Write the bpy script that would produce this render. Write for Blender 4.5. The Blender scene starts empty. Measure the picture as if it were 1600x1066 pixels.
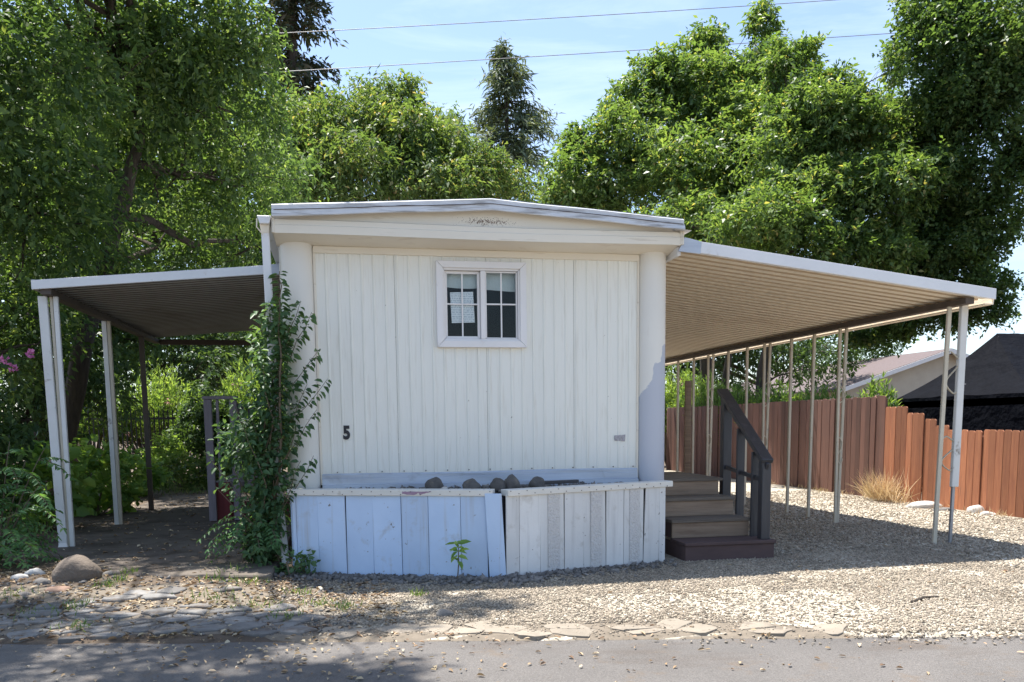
import bpy, bmesh, math, random
import numpy as np
from mathutils import Vector, Matrix, noise
rad = math.radians
scene = bpy.context.scene
col = scene.collection
random.seed(7)
rng = np.random.default_rng(7)

# ------------------------------------------------------------------ camera
F, PY, YAW, PITCH, ROLL = 1344.85, 818.25, .1909, .115, .0112      # measured in 1600x1066 photo pixels
CAM = np.array([.5185, -8.1552, 1.3417])
fw = np.array([math.sin(YAW) * math.cos(PITCH), math.cos(YAW) * math.cos(PITCH), -math.sin(PITCH)])
rt = np.array([math.cos(YAW), -math.sin(YAW), 0]); dn = np.cross(fw, rt)
rt2 = math.cos(ROLL) * rt + math.sin(ROLL) * dn; dn2 = -math.sin(ROLL) * rt + math.cos(ROLL) * dn
cd = bpy.data.cameras.new('camera'); cam = bpy.data.objects.new('camera', cd); col.objects.link(cam)
cd.sensor_width = 36; cd.lens = F * 36 / 1600; cd.shift_y = (PY - 533) / 1600
cd.clip_start = .05; cd.clip_end = 3000
mw = Matrix.Identity(4)
for i in range(3):
    mw[i][0], mw[i][1], mw[i][2], mw[i][3] = rt2[i], -dn2[i], -fw[i], CAM[i]
cam.matrix_world = mw
scene.camera = cam

# ------------------------------------------------------------------ world, sun, exposure
SUN = Vector((-.155, .31, 1)).normalized()
world = bpy.data.worlds.new('World'); scene.world = world; world.use_nodes = True
wt = world.node_tree; wt.nodes.clear()
def nd(nt, typ, ins=None, **props):
    n = nt.nodes.new(typ)
    for k, v in props.items(): setattr(n, k, v)
    for k, v in (ins or {}).items():
        s = n.inputs[k]
        if isinstance(v, bpy.types.NodeSocket): nt.links.new(v, s)
        else: s.default_value = v
    return n
sky = nd(wt, 'ShaderNodeTexSky', sky_type='NISHITA', sun_disc=False, sun_elevation=math.asin(SUN.z),
         sun_rotation=math.atan2(SUN.x, SUN.y), air_density=1.0, dust_density=.8, ozone_density=1.6)
tc = nd(wt, 'ShaderNodeTexCoord')
mp = nd(wt, 'ShaderNodeMapping', {'Vector': tc.outputs['Generated'], 'Rotation': (0, 0, .5), 'Scale': (1.2, 3.0, 9.0)})
cn = nd(wt, 'ShaderNodeTexNoise', {'Vector': mp.outputs[0], 'Scale': 1.6, 'Detail': 7, 'Roughness': .62, 'Distortion': .6})
cr = nd(wt, 'ShaderNodeMapRange', {'Value': cn.outputs['Fac'], 'From Min': .45, 'From Max': .75, 'To Min': .06, 'To Max': .6})
mix = nd(wt, 'ShaderNodeMix', {'Factor': cr.outputs[0], 'A': sky.outputs[0], 'B': (7.6, 8.2, 9.2, 1)}, data_type='RGBA')
mix.inputs[6].default_value = (0, 0, 0, 1); wt.links.new(sky.outputs[0], mix.inputs[6]); mix.inputs[7].default_value = (4.5, 5.3, 7.0, 1)
bg = nd(wt, 'ShaderNodeBackground', {'Color': mix.outputs[2], 'Strength': .105})
nd(wt, 'ShaderNodeOutputWorld', {'Surface': bg.outputs[0]})
sl = bpy.data.lights.new('sun', 'SUN'); sl.energy = 4.5; sl.angle = rad(.53); sl.color = (1, .96, .90)
so = bpy.data.objects.new('sun', sl); col.objects.link(so)
so.rotation_euler = (-SUN).to_track_quat('-Z', 'Y').to_euler(); so.location = (0, 0, 30)
vs = scene.view_settings; vs.view_transform = 'Standard'; vs.look = 'None'; vs.gamma = 1; vs.use_curve_mapping = False
vs.exposure = 1.24
scene.cycles.max_bounces = 6; scene.cycles.transparent_max_bounces = 12; scene.cycles.use_denoising = True

# ------------------------------------------------------------------ helpers
def at(x, y, X=None, Y=None, Z=None):
    """photo pixel -> world point on a plane of the place"""
    v = ((x - 800) / F) * rt2 + ((y - PY) / F) * dn2 + fw
    for i, a in enumerate((X, Y, Z)):
        if a is not None: return Vector(CAM + v * (a - CAM[i]) / v[i])
def sm(t):
    t = min(1, max(0, t)); return t * t * (3 - 2 * t)
def yroad(x): return -2.607 - .2063 * x
def ground_z(x, y):
    s = (y - yroad(x)) * .979
    if s < -.25: return -.05
    h = -.05 + .062 * sm((s + .25) / .3)
    h += .085 * sm(s / 1.6) * sm((.5 - x) / 1.2)
    h += .01 * noise.noise(Vector((x * .9, y * .9, 3.1))) * sm(s / .6)
    return h
def tag(o, label=None, cat=None, group=None, kind=None):
    for k, v in (('label', label), ('category', cat), ('group', group), ('kind', kind)):
        if v: o[k] = v
    return o
def empty(name, loc, label=None, cat=None, group=None):
    o = bpy.data.objects.new(name, None); o.location = loc; o.empty_display_size = .1; col.objects.link(o)
    return tag(o, label, cat, group)
def link(o, parent=None):
    col.objects.link(o)
    if parent is not None:
        o.parent = parent; o.matrix_parent_inverse = Matrix.Translation(-world_loc(parent))
    return o
def world_loc(o):
    v = Vector(o.location)
    if o.parent is not None: v = world_loc(o.parent) + v - world_loc(o.parent) if False else v
    return v
class MB:
    def __init__(s): s.v = []; s.f = []
    def add(s, vs_, fs):
        b = len(s.v); s.v += [tuple(p) for p in vs_]; s.f += [tuple(b + i for i in q) for q in fs]; return s
    def box(s, x0, x1, y0, y1, z0, z1):
        return s.add([(x, y, z) for z in (z0, z1) for y in (y0, y1) for x in (x0, x1)],
                     [(0, 2, 3, 1), (4, 5, 7, 6), (0, 1, 5, 4), (2, 6, 7, 3), (0, 4, 6, 2), (1, 3, 7, 5)])
    def beam(s, p, q, w, h, up=(0, 0, 1)):
        """square bar from p to q, w across, h along up"""
        p, q, up = Vector(p), Vector(q), Vector(up); d = (q - p).normalized()
        a = d.cross(up)
        if a.length < 1e-3: a = d.cross(Vector((0, 1, 0)))
        a.normalize(); b = a.cross(d).normalized(); a *= w / 2; b *= h / 2
        return s.add([p - a - b, p + a - b, p + a + b, p - a + b, q - a - b, q + a - b, q + a + b, q - a + b],
                     [(0, 1, 2, 3), (7, 6, 5, 4), (4, 5, 1, 0), (5, 6, 2, 1), (6, 7, 3, 2), (7, 4, 0, 3)])
    def tube(s, pts, radii, n=8, cap=True):
        pts = [Vector(p) for p in pts]
        if not hasattr(radii, '__len__'): radii = [radii] * len(pts)
        rings = []; a = None
        for i, p in enumerate(pts):
            d = (pts[min(i + 1, len(pts) - 1)] - pts[max(i - 1, 0)]).normalized()
            if a is None:
                a = d.cross(Vector((.31, .9, .2))).normalized()
            a = (a - d * a.dot(d)).normalized(); b = d.cross(a)
            rings.append([p + (a * math.cos(t) + b * math.sin(t)) * radii[i] for t in [2 * math.pi * k / n for k in range(n)]])
        vv = [q for r_ in rings for q in r_]; ff = []
        for i in range(len(pts) - 1):
            for k in range(n):
                ff.append((i * n + k, i * n + (k + 1) % n, (i + 1) * n + (k + 1) % n, (i + 1) * n + k))
        if cap: ff += [tuple(range(n - 1, -1, -1)), tuple((len(pts) - 1) * n + k for k in range(n))]
        return s.add(vv, ff)
    def grid(s, rows):
        """rows of equally many points -> sheet"""
        n = len(rows[0]); vv = [p for r_ in rows for p in r_]
        return s.add(vv, [(i * n + k, i * n + k + 1, (i + 1) * n + k + 1, (i + 1) * n + k) for i in range(len(rows) - 1) for k in range(n - 1)])
    def prism(s, poly, vec):
        """polygon (3D points) pushed along vec"""
        n = len(poly); vec = Vector(vec); a = [Vector(p) for p in poly]
        return s.add(a + [p + vec for p in a], [tuple(range(n - 1, -1, -1)), tuple(range(n, 2 * n))] + [(k, (k + 1) % n, n + (k + 1) % n, n + k) for k in range(n)])
    def build(s, name, mat_, parent=None, bevel=0, smooth=False, seg=1):
        me = bpy.data.meshes.new(name); me.from_pydata(s.v, [], s.f)
        bm = bmesh.new(); bm.from_mesh(me)
        bmesh.ops.recalc_face_normals(bm, faces=bm.faces)
        if bevel: bmesh.ops.bevel(bm, geom=list(bm.edges), offset=bevel, segments=seg, affect='EDGES', clamp_overlap=True)
        bm.to_mesh(me); bm.free()
        if smooth: me.polygons.foreach_set('use_smooth', [True] * len(me.polygons))
        me.materials.append(mat_)
        return link(bpy.data.objects.new(name, me), parent)
def part(name, mat_, parent, bevel=0, **k):
    m = MB()
    for fn, args in k.items(): getattr(m, fn)(*args)
    return m.build(name, mat_, parent, bevel)
def copy_obj(o, parent=None, loc=None, rz=None):
    c = o.copy(); col.objects.link(c)
    if parent is not None: c.parent = parent
    if loc is not None: c.location = loc
    if rz is not None: c.rotation_euler = (0, 0, rz)
    return c

# ------------------------------------------------------------------ materials
def mat(name, c1, c2=None, rough=.6, scale=2.5, stretch=(1, 1, 1), detail=5, dirt=None, dirt_at=(.55, .72), dirt_scale=3, dirt_stretch=(1, 1, 1),
        bump=.15, bscale=60, bdist=.01, rnd=0, island=0, metal=0, spec=.5, extra=None):
    c2 = c2 or tuple(x * .8 for x in c1)
    m = bpy.data.materials.new(name); m.use_nodes = True; nt = m.node_tree; nt.nodes.clear()
    geo = nd(nt, 'ShaderNodeNewGeometry')
    oi = nd(nt, 'ShaderNodeObjectInfo')
    off = nd(nt, 'ShaderNodeVectorMath', {0: geo.outputs['Position'], 1: (0, 0, 0)}, operation='ADD')
    if rnd:
        sc = nd(nt, 'ShaderNodeMath', {0: oi.outputs['Random'], 1: 37.0}, operation='MULTIPLY')
        nt.links.new(sc.outputs[0], off.inputs[1])
    pos = off.outputs[0]
    def nz(scl, st, det=detail, dist=0):
        mpp = nd(nt, 'ShaderNodeMapping', {'Vector': pos, 'Scale': st})
        return nd(nt, 'ShaderNodeTexNoise', {'Vector': mpp.outputs[0], 'Scale': scl, 'Detail': det, 'Roughness': .6, 'Distortion': dist}).outputs['Fac']
    f = nd(nt, 'ShaderNodeMapRange', {'Value': nz(scale, stretch), 'From Min': .3, 'From Max': .7}).outputs[0]
    cur = nd(nt, 'ShaderNodeMix', data_type='RGBA'); nt.links.new(f, cur.inputs[0])
    cur.inputs[6].default_value = (*c1, 1); cur.inputs[7].default_value = (*c2, 1); cur = cur.outputs[2]
    if dirt:
        df = nd(nt, 'ShaderNodeMapRange', {'Value': nz(dirt_scale, dirt_stretch, 8, .3), 'From Min': dirt_at[0], 'From Max': dirt_at[1]}).outputs[0]
        mx = nd(nt, 'ShaderNodeMix', data_type='RGBA'); nt.links.new(df, mx.inputs[0]); nt.links.new(cur, mx.inputs[6]); mx.inputs[7].default_value = (*dirt, 1); cur = mx.outputs[2]
    if extra: cur = extra(nt, cur, geo.outputs['Position'])
    for amt, sock in ((rnd, oi.outputs['Random']), (island, geo.outputs['Random Per Island'])):
        if amt:
            v = nd(nt, 'ShaderNodeMapRange', {'Value': sock, 'To Min': 1 - amt, 'To Max': 1 + amt}).outputs[0]
            cur = nd(nt, 'ShaderNodeHueSaturation', {'Color': cur, 'Value': v}).outputs[0]
    b = nd(nt, 'ShaderNodeBsdfPrincipled', {'Base Color': cur, 'Roughness': rough, 'Metallic': metal, 'Specular IOR Level': spec})
    if bump:
        bn = nd(nt, 'ShaderNodeBump', {'Height': nz(bscale, stretch, 4), 'Strength': bump, 'Distance': bdist})
        nt.links.new(bn.outputs[0], b.inputs['Normal'])
    nd(nt, 'ShaderNodeOutputMaterial', {'Surface': b.outputs[0]})
    return m
def leaf_mat(name, stops, trans=.35, rough=.45, tcol=None):
    m = bpy.data.materials.new(name); m.use_nodes = True; nt = m.node_tree; nt.nodes.clear()
    geo = nd(nt, 'ShaderNodeNewGeometry')
    rp = nd(nt, 'ShaderNodeValToRGB', {'Fac': geo.outputs['Random Per Island']})
    el = rp.color_ramp.elements
    while len(el) < len(stops): el.new(.5)
    for i, (p, c) in enumerate(stops): el[i].position = p; el[i].color = (*c, 1)
    ns = nd(nt, 'ShaderNodeTexNoise', {'Vector': geo.outputs['Position'], 'Scale': .9, 'Detail': 3})
    vr = nd(nt, 'ShaderNodeMapRange', {'Value': ns.outputs['Fac'], 'From Min': .3, 'From Max': .7, 'To Min': .98, 'To Max': 1.72})
    hr = nd(nt, 'ShaderNodeMapRange', {'Value': ns.outputs['Fac'], 'From Min': .3, 'From Max': .7, 'To Min': .515, 'To Max': .488})
    rp = nd(nt, 'ShaderNodeHueSaturation', {'Color': rp.outputs[0], 'Value': vr.outputs[0], 'Hue': hr.outputs[0], 'Saturation': .86})
    b = nd(nt, 'ShaderNodeBsdfPrincipled', {'Base Color': rp.outputs[0], 'Roughness': rough, 'Specular IOR Level': .2})
    tc_ = nd(nt, 'ShaderNodeMix', {}, data_type='RGBA', blend_type='MULTIPLY'); tc_.inputs[0].default_value = 1
    nt.links.new(rp.outputs[0], tc_.inputs[6]); tc_.inputs[7].default_value = (*(tcol or (2.0, 1.9, .7)), 1)
    t = nd(nt, 'ShaderNodeBsdfTranslucent', {'Color': tc_.outputs[2]})
    ms = nd(nt, 'ShaderNodeMixShader', {0: trans, 1: b.outputs[0], 2: t.outputs[0]})
    nd(nt, 'ShaderNodeOutputMaterial', {'Surface': ms.outputs[0]})
    return m

# gravel / dirt ground: what the ground is made of changes from stone chips to soil
def ground_extra(nt, cur, pos):
    sp = nd(nt, 'ShaderNodeSeparateXYZ', {'Vector': pos})
    n1 = nd(nt, 'ShaderNodeTexNoise', {'Vector': pos, 'Scale': 1.1, 'Detail': 6, 'Roughness': .65}).outputs['Fac']
    a = nd(nt, 'ShaderNodeMath', {0: n1, 1: 2.2, 2: -1.1}, operation='MULTIPLY_ADD').outputs[0]
    xx = nd(nt, 'ShaderNodeMath', {0: sp.outputs[0], 1: a}, operation='ADD').outputs[0]
    g = nd(nt, 'ShaderNodeMapRange', {'Value': xx, 'From Min': .1, 'From Max': 1.0}).outputs[0]
    g2 = nd(nt, 'ShaderNodeMapRange', {'Value': sp.outputs[0], 'From Min': 9.3, 'From Max': 9.6, 'To Min': 1, 'To Max': 0}).outputs[0]
    g = nd(nt, 'ShaderNodeMath', {0: g, 1: g2}, operation='MULTIPLY').outputs[0]
    vo = nd(nt, 'ShaderNodeTexVoronoi', {'Vector': pos, 'Scale': 42.0})
    rp = nd(nt, 'ShaderNodeValToRGB', {'Fac': nd(nt, 'ShaderNodeSeparateColor', {'Color': vo.outputs['Color']}).outputs[0]})
    e = rp.color_ramp.elements; e.new(.35); e.new(.7)
    for i, (p, c) in enumerate(((0, (.20, .18, .15)), (.35, (.36, .32, .25)), (.7, (.46, .41, .32)), (1, (.58, .54, .46)))):
        e[i].position = p; e[i].color = (*c, 1)
    mx = nd(nt, 'ShaderNodeMix', data_type='RGBA'); nt.links.new(g, mx.inputs[0]); nt.links.new(cur, mx.inputs[6]); nt.links.new(rp.outputs[0], mx.inputs[7])
    return mx.outputs[2]
M_ground = mat('ground_soil', (.15, .115, .085), (.085, .066, .05), .95, scale=1.3, dirt=(.22, .16, .10), dirt_scale=5, bump=.6, bscale=45, bdist=.02, extra=ground_extra, spec=.2)
def asphalt_extra(nt, cur, pos):
    n1 = nd(nt, 'ShaderNodeTexNoise', {'Vector': pos, 'Scale': 130, 'Detail': 3, 'Roughness': .8}).outputs['Fac']
    v = nd(nt, 'ShaderNodeMapRange', {'Value': n1, 'From Min': .3, 'From Max': .7, 'To Min': .62, 'To Max': 1.4}).outputs[0]
    cur = nd(nt, 'ShaderNodeHueSaturation', {'Color': cur, 'Value': v}).outputs[0]
    n2 = nd(nt, 'ShaderNodeTexNoise', {'Vector': pos, 'Scale': 3.2, 'Detail': 8, 'Roughness': .7}).outputs['Fac']
    f = nd(nt, 'ShaderNodeMapRange', {'Value': n2, 'From Min': .57, 'From Max': .72, 'To Max': .75}).outputs[0]
    mx = nd(nt, 'ShaderNodeMix', data_type='RGBA'); nt.links.new(f, mx.inputs[0]); nt.links.new(cur, mx.inputs[6]); mx.inputs[7].default_value = (.17, .125, .085, 1)
    return mx.outputs[2]
M_road = mat('asphalt', (.165, .152, .14), (.125, .115, .106), .9, scale=1.1, dirt=(.105, .085, .07), dirt_at=(.55, .72), dirt_scale=.9, dirt_stretch=(.6, 1.6, 1), bump=.8, bscale=160, bdist=.01, spec=.3, extra=asphalt_extra)
def stain_extra(nt, cur, pos):
    n1 = nd(nt, 'ShaderNodeTexNoise', {'Vector': pos, 'Scale': 260, 'Detail': 2}).outputs['Fac']
    f = nd(nt, 'ShaderNodeMapRange', {'Value': n1, 'From Min': .62, 'From Max': .7}).outputs[0]
    mx = nd(nt, 'ShaderNodeMix', data_type='RGBA'); nt.links.new(f, mx.inputs[0]); nt.links.new(cur, mx.inputs[6]); mx.inputs[7].default_value = (.12, .09, .06, 1)
    return mx.outputs[2]
M_slab = mat('dirty_concrete', (.17, .145, .12), (.115, .095, .08), .95, scale=1.6, dirt=(.075, .06, .048), dirt_at=(.48, .66), dirt_scale=2.2, bump=.35, bscale=70, extra=stain_extra, spec=.2)
M_stone = mat('grey_flagstone', (.235, .225, .21), (.16, .15, .14), .9, scale=7, dirt=(.13, .10, .075), dirt_at=(.48, .66), dirt_scale=9, bump=.7, bscale=45, rnd=.25)
M_pale_stone = mat('pale_cement_stone', (.30, .255, .20), (.235, .20, .155), .95, scale=6, dirt=(.16, .13, .10), dirt_scale=8, bump=.4, bscale=80, rnd=.1)
M_joint = mat('sandy_joint', (.22, .18, .135), (.14, .115, .085), .95, scale=12, bump=.6, bscale=90)
M_peb = mat('gravel_chips', (.39, .33, .255), (.25, .205, .152), .85, scale=.9, detail=8, bump=0, island=.4)
M_dark_peb = mat('grey_chips', (.20, .185, .17), (.12, .112, .105), .8, scale=6, bump=.3, island=.4)
M_rock = mat('dark_fieldstone', (.13, .12, .11), (.075, .07, .068), .85, scale=9, dirt=(.2, .17, .13), dirt_at=(.6, .75), dirt_scale=14, bump=.6, bscale=35, bdist=.02, rnd=.25)
M_boulder = mat('brown_boulder', (.19, .15, .115), (.12, .095, .075), .9, scale=6, dirt=(.26, .23, .19), dirt_at=(.6, .8), dirt_scale=9, bump=.8, bscale=30, bdist=.02)
M_white_rock = mat('pale_rock', (.55, .53, .49), (.4, .38, .35), .85, scale=8, bump=.5, bscale=40, bdist=.01)
M_red_rock = mat('reddish_rock', (.32, .2, .14), (.22, .14, .1), .85, scale=8, bump=.5, bscale=40, bdist=.01)
def rust_extra(nt, cur, pos):
    # thin brown run marks down the sheet metal
    mp_ = nd(nt, 'ShaderNodeMapping', {'Vector': pos, 'Scale': (26, 1, .75)})
    n1 = nd(nt, 'ShaderNodeTexNoise', {'Vector': mp_.outputs[0], 'Scale': 1.3, 'Detail': 6, 'Roughness': .6}).outputs['Fac']
    f = nd(nt, 'ShaderNodeMapRange', {'Value': n1, 'From Min': .6, 'From Max': .78, 'To Max': .55}).outputs[0]
    mx = nd(nt, 'ShaderNodeMix', data_type='RGBA'); nt.links.new(f, mx.inputs[0]); nt.links.new(cur, mx.inputs[6]); mx.inputs[7].default_value = (.52, .46, .36, 1)
    n2 = nd(nt, 'ShaderNodeTexNoise', {'Vector': pos, 'Scale': 24, 'Detail': 3}).outputs['Fac']
    f2 = nd(nt, 'ShaderNodeMapRange', {'Value': n2, 'From Min': .74, 'From Max': .77}).outputs[0]
    m2 = nd(nt, 'ShaderNodeMix', data_type='RGBA'); nt.links.new(f2, m2.inputs[0]); nt.links.new(mx.outputs[2], m2.inputs[6]); m2.inputs[7].default_value = (.3, .26, .22, 1)
    return m2.outputs[2]
M_siding = mat('cream_siding_paint', (.81, .80, .735), (.775, .77, .71), .5, scale=1.2, stretch=(3, 1, .5), dirt=(.64, .61, .53), dirt_at=(.54, .82), dirt_scale=3, dirt_stretch=(9, 1, .6), bump=.22, bscale=3, bdist=.03, extra=rust_extra)
M_trimc = mat('cream_trim_paint', (.77, .71, .60), (.72, .66, .56), .5, scale=1.5, dirt=(.46, .37, .27), dirt_at=(.6, .85), dirt_scale=5, dirt_stretch=(.6, 1, 5), bump=.1, bscale=20)
def speck_extra(nt, cur, pos):
    # flaked paint on the gable board, left of the peak
    d = nd(nt, 'ShaderNodeVectorMath', {0: pos, 1: (1.84, -.31, 3.145)}, operation='SUBTRACT').outputs[0]
    d = nd(nt, 'ShaderNodeVectorMath', {0: d, 1: (5.2, 1, 34)}, operation='MULTIPLY').outputs[0]
    L = nd(nt, 'ShaderNodeVectorMath', {0: d}, operation='LENGTH').outputs['Value']
    n1 = nd(nt, 'ShaderNodeTexNoise', {'Vector': pos, 'Scale': 110, 'Detail': 2}).outputs['Fac']
    s = nd(nt, 'ShaderNodeMath', {0: L, 1: -.16, 2: n1}, operation='MULTIPLY_ADD').outputs[0]
    f = nd(nt, 'ShaderNodeMapRange', {'Value': s, 'From Min': .43, 'From Max': .46}).outputs[0]
    mx = nd(nt, 'ShaderNodeMix', data_type='RGBA'); nt.links.new(f, mx.inputs[0]); nt.links.new(cur, mx.inputs[6]); mx.inputs[7].default_value = (.22, .17, .13, 1)
    return mx.outputs[2]
M_gable = mat('cream_gable_paint', (.78, .73, .63), (.73, .68, .585), .55, scale=1.5, dirt=(.42, .34, .25), dirt_at=(.6, .85), dirt_scale=4, dirt_stretch=(.5, 1, 7), bump=.1, bscale=20, extra=speck_extra)
def patch_extra(nt, cur, pos):
    # grey primer patch rolled on the right-hand corner post
    sp = nd(nt, 'ShaderNodeSeparateXYZ', {'Vector': pos})
    n1 = nd(nt, 'ShaderNodeTexNoise', {'Vector': pos, 'Scale': 7, 'Detail': 4}).outputs['Fac']
    zt = nd(nt, 'ShaderNodeMath', {0: sp.outputs[0], 1: 2.1, 2: -5.72}, operation='MULTIPLY_ADD').outputs[0]     # higher to the right
    zt = nd(nt, 'ShaderNodeMath', {0: n1, 1: .5, 2: zt}, operation='MULTIPLY_ADD').outputs[0]
    zt = nd(nt, 'ShaderNodeMath', {0: zt, 1: 2.13}, operation='MINIMUM').outputs[0]
    df = nd(nt, 'ShaderNodeMath', {0: zt, 1: sp.outputs[2]}, operation='SUBTRACT').outputs[0]
    f = nd(nt, 'ShaderNodeMapRange', {'Value': df, 'From Min': 0, 'From Max': .02}).outputs[0]
    gx = nd(nt, 'ShaderNodeMapRange', {'Value': sp.outputs[0], 'From Min': 3.3, 'From Max': 3.31}).outputs[0]
    f = nd(nt, 'ShaderNodeMath', {0: f, 1: gx}, operation='MULTIPLY').outputs[0]
    mx = nd(nt, 'ShaderNodeMix', data_type='RGBA'); nt.links.new(f, mx.inputs[0]); nt.links.new(cur, mx.inputs[6]); mx.inputs[7].default_value = (.47, .49, .55, 1)
    return mx.outputs[2]
M_column = mat('corner_post_paint', (.76, .735, .675), (.72, .695, .64), .5, scale=1.5, dirt=(.55, .48, .4), dirt_at=(.6, .85), dirt_scale=3, dirt_stretch=(5, 1, .5), bump=.08, bscale=15, extra=patch_extra)
M_roofmetal = mat('weathered_white_metal', (.66, .68, .71), (.56, .58, .61), .5, scale=3, dirt=(.27, .255, .24), dirt_at=(.5, .70), dirt_scale=4, dirt_stretch=(.7, 1, 8), bump=.25, bscale=18)
M_white = mat('white_vinyl', (.78, .76, .75), (.73, .71, .70), .45, scale=3, dirt=(.55, .5, .45), dirt_at=(.62, .9), dirt_scale=6, bump=.04)
M_gutter = mat('white_gutter_paint', (.74, .75, .77), (.68, .69, .71), .45, scale=2, dirt=(.45, .4, .34), dirt_at=(.64, .85), dirt_scale=6, bump=.08, bscale=15)
M_flash = mat('galvanised_flashing', (.50, .54, .60), (.38, .42, .50), .42, scale=3, stretch=(.5, 1, 6), metal=.25, dirt=(.28, .28, .3), dirt_at=(.58, .8), dirt_scale=3, bump=.1)
def chip_extra(nt, cur, pos):
    # knocks and flaked paint: sparse dark chips, plus faint vertical run marks
    n1 = nd(nt, 'ShaderNodeTexNoise', {'Vector': pos, 'Scale': 15, 'Detail': 5, 'Roughness': .7}).outputs['Fac']
    f = nd(nt, 'ShaderNodeMapRange', {'Value': n1, 'From Min': .655, 'From Max': .68}).outputs[0]
    mx = nd(nt, 'ShaderNodeMix', data_type='RGBA'); nt.links.new(f, mx.inputs[0]); nt.links.new(cur, mx.inputs[6]); mx.inputs[7].default_value = (.13, .10, .085, 1)
    mp_ = nd(nt, 'ShaderNodeMapping', {'Vector': pos, 'Scale': (14, 14, .8)})
    n2 = nd(nt, 'ShaderNodeTexNoise', {'Vector': mp_.outputs[0], 'Scale': 1.4, 'Detail': 4}).outputs['Fac']
    f2 = nd(nt, 'ShaderNodeMapRange', {'Value': n2, 'From Min': .55, 'From Max': .75, 'To Max': .5}).outputs[0]
    m2 = nd(nt, 'ShaderNodeMix', data_type='RGBA'); nt.links.new(f2, m2.inputs[0]); nt.links.new(mx.outputs[2], m2.inputs[6]); m2.inputs[7].default_value = (.40, .40, .40, 1)
    return m2.outputs[2]
M_skirtL = mat('sky_tinted_skirt_paint', (.52, .65, .84), (.45, .575, .76), .6, scale=2.2, dirt=(.38, .40, .43), dirt_at=(.58, .80), dirt_scale=6, bump=.12, bscale=30, rnd=.08, extra=chip_extra)  # blue is part paint, part skylight tint put into the colour
M_skirtR = mat('offwhite_skirt_paint', (.70, .70, .69), (.62, .62, .61), .6, scale=2.2, dirt=(.40, .37, .33), dirt_at=(.58, .8), dirt_scale=6, bump=.15, bscale=30, rnd=.09, extra=chip_extra)
M_rough = mat('rough_embossed_paint', (.67, .66, .65), (.57, .555, .54), .75, scale=45, dirt=(.42, .38, .33), dirt_at=(.62, .78), dirt_scale=40, bump=1, bscale=55, bdist=.02)
M_cap = mat('cap_paint', (.70, .68, .63), (.62, .60, .55), .6, scale=3, dirt=(.36, .30, .24), dirt_at=(.6, .78), dirt_scale=9, bump=.15, bscale=40)
M_purple = mat('purple_paint_smear', (.26, .16, .24), (.36, .26, .33), .6, scale=12, stretch=(1, 1, 5))
M_black = mat('black_number', (.012, .013, .02), rough=.5, bump=0)
M_nail = mat('rusty_nail', (.07, .05, .045), rough=.7, bump=0)
M_residue = mat('grey_residue', (.27, .25, .27), (.46, .44, .45), .8, scale=60, bump=.2)
M_paper = None
M_dark = mat('dark_room', (.02, .021, .025), (.014, .015, .018), .9, bump=0)
M_blind = mat('grey_roller_blind', (.62, .68, .68), (.56, .62, .62), .8, scale=4, bump=.05)
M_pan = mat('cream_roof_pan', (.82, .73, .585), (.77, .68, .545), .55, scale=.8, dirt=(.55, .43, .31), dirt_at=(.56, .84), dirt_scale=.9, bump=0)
M_groove_shade = mat('shaded_pan_groove', (.57, .46, .33), (.50, .39, .28), .7, scale=1, bump=0)
M_groove_shadeL = mat('shaded_awning_groove', (.17, .15, .13), (.12, .105, .09), .7, scale=1, bump=0)
M_panL = mat('dark_grey_roof_pan', (.43, .41, .38), (.34, .325, .30), .65, scale=1.2, dirt=(.22, .19, .16), dirt_at=(.52, .8), dirt_scale=1.5, bump=0)  # dark grey pan with darker brown blotches
M_post = mat('cream_post_paint', (.56, .51, .41), (.48, .43, .34), .5, scale=4, dirt=(.30, .22, .15), dirt_at=(.62, .78), dirt_scale=9, bump=.1, rnd=.06)
M_postL = mat('white_post_paint', (.68, .68, .67), (.60, .60, .58), .5, scale=4, dirt=(.2, .17, .14), dirt_at=(.62, .72), dirt_scale=8, bump=.12)
M_pipe = mat('galvanised_pipe', (.36, .37, .40), (.28, .29, .31), .4, metal=.5, scale=8, bump=.1)
M_beam = mat('brown_beam_paint', (.10, .075, .06), (.07, .055, .045), .65, scale=4, dirt=(.1, .08, .06), dirt_scale=6, bump=.1)
def wood(name, c1, c2, dirt, rnd=.2, rough=.8, st=(9, 9, .7), bump=.35):
    return mat(name, c1, c2, rough, scale=3.5, stretch=st, dirt=dirt, dirt_at=(.58, .8), dirt_scale=2.5, dirt_stretch=tuple(x * .5 for x in st), bump=bump, bscale=9, bdist=.006, rnd=rnd)
M_fence = wood('redwood_stain', (.44, .18, .085), (.31, .115, .06), (.14, .075, .05), .32, bump=.6)
M_fence_shade = wood('shaded_redwood_stain', (.175, .085, .06), (.125, .062, .046), (.10, .065, .05), .32, bump=.6)  # far boards: tree shade darkened into the stain colour
M_tread = wood('weathered_grey_tread', (.20, .165, .13), (.12, .098, .08), (.08, .06, .05), .15, st=(.7, 9, 9))
M_riser = wood('worn_brown_riser', (.29, .215, .155), (.19, .135, .095), (.10, .05, .03), .2, st=(.7, 9, 9))
M_plum = wood('plum_brown_paint', (.105, .066, .062), (.078, .048, .046), (.05, .034, .032), .1, st=(1, 3, 3), bump=.15)
M_blackwood = wood('black_paint_wood', (.045, .045, .052), (.028, .028, .033), (.10, .095, .095), .1, rough=.45, bump=.2)
M_greywood = wood('grey_purple_paint', (.25, .22, .245), (.19, .165, .185), (.12, .10, .1), .1, bump=.15)
M_redwood = wood('dark_red_paint', (.16, .025, .028), (.11, .018, .02), (.06, .02, .02), .1, bump=.15)
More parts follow.
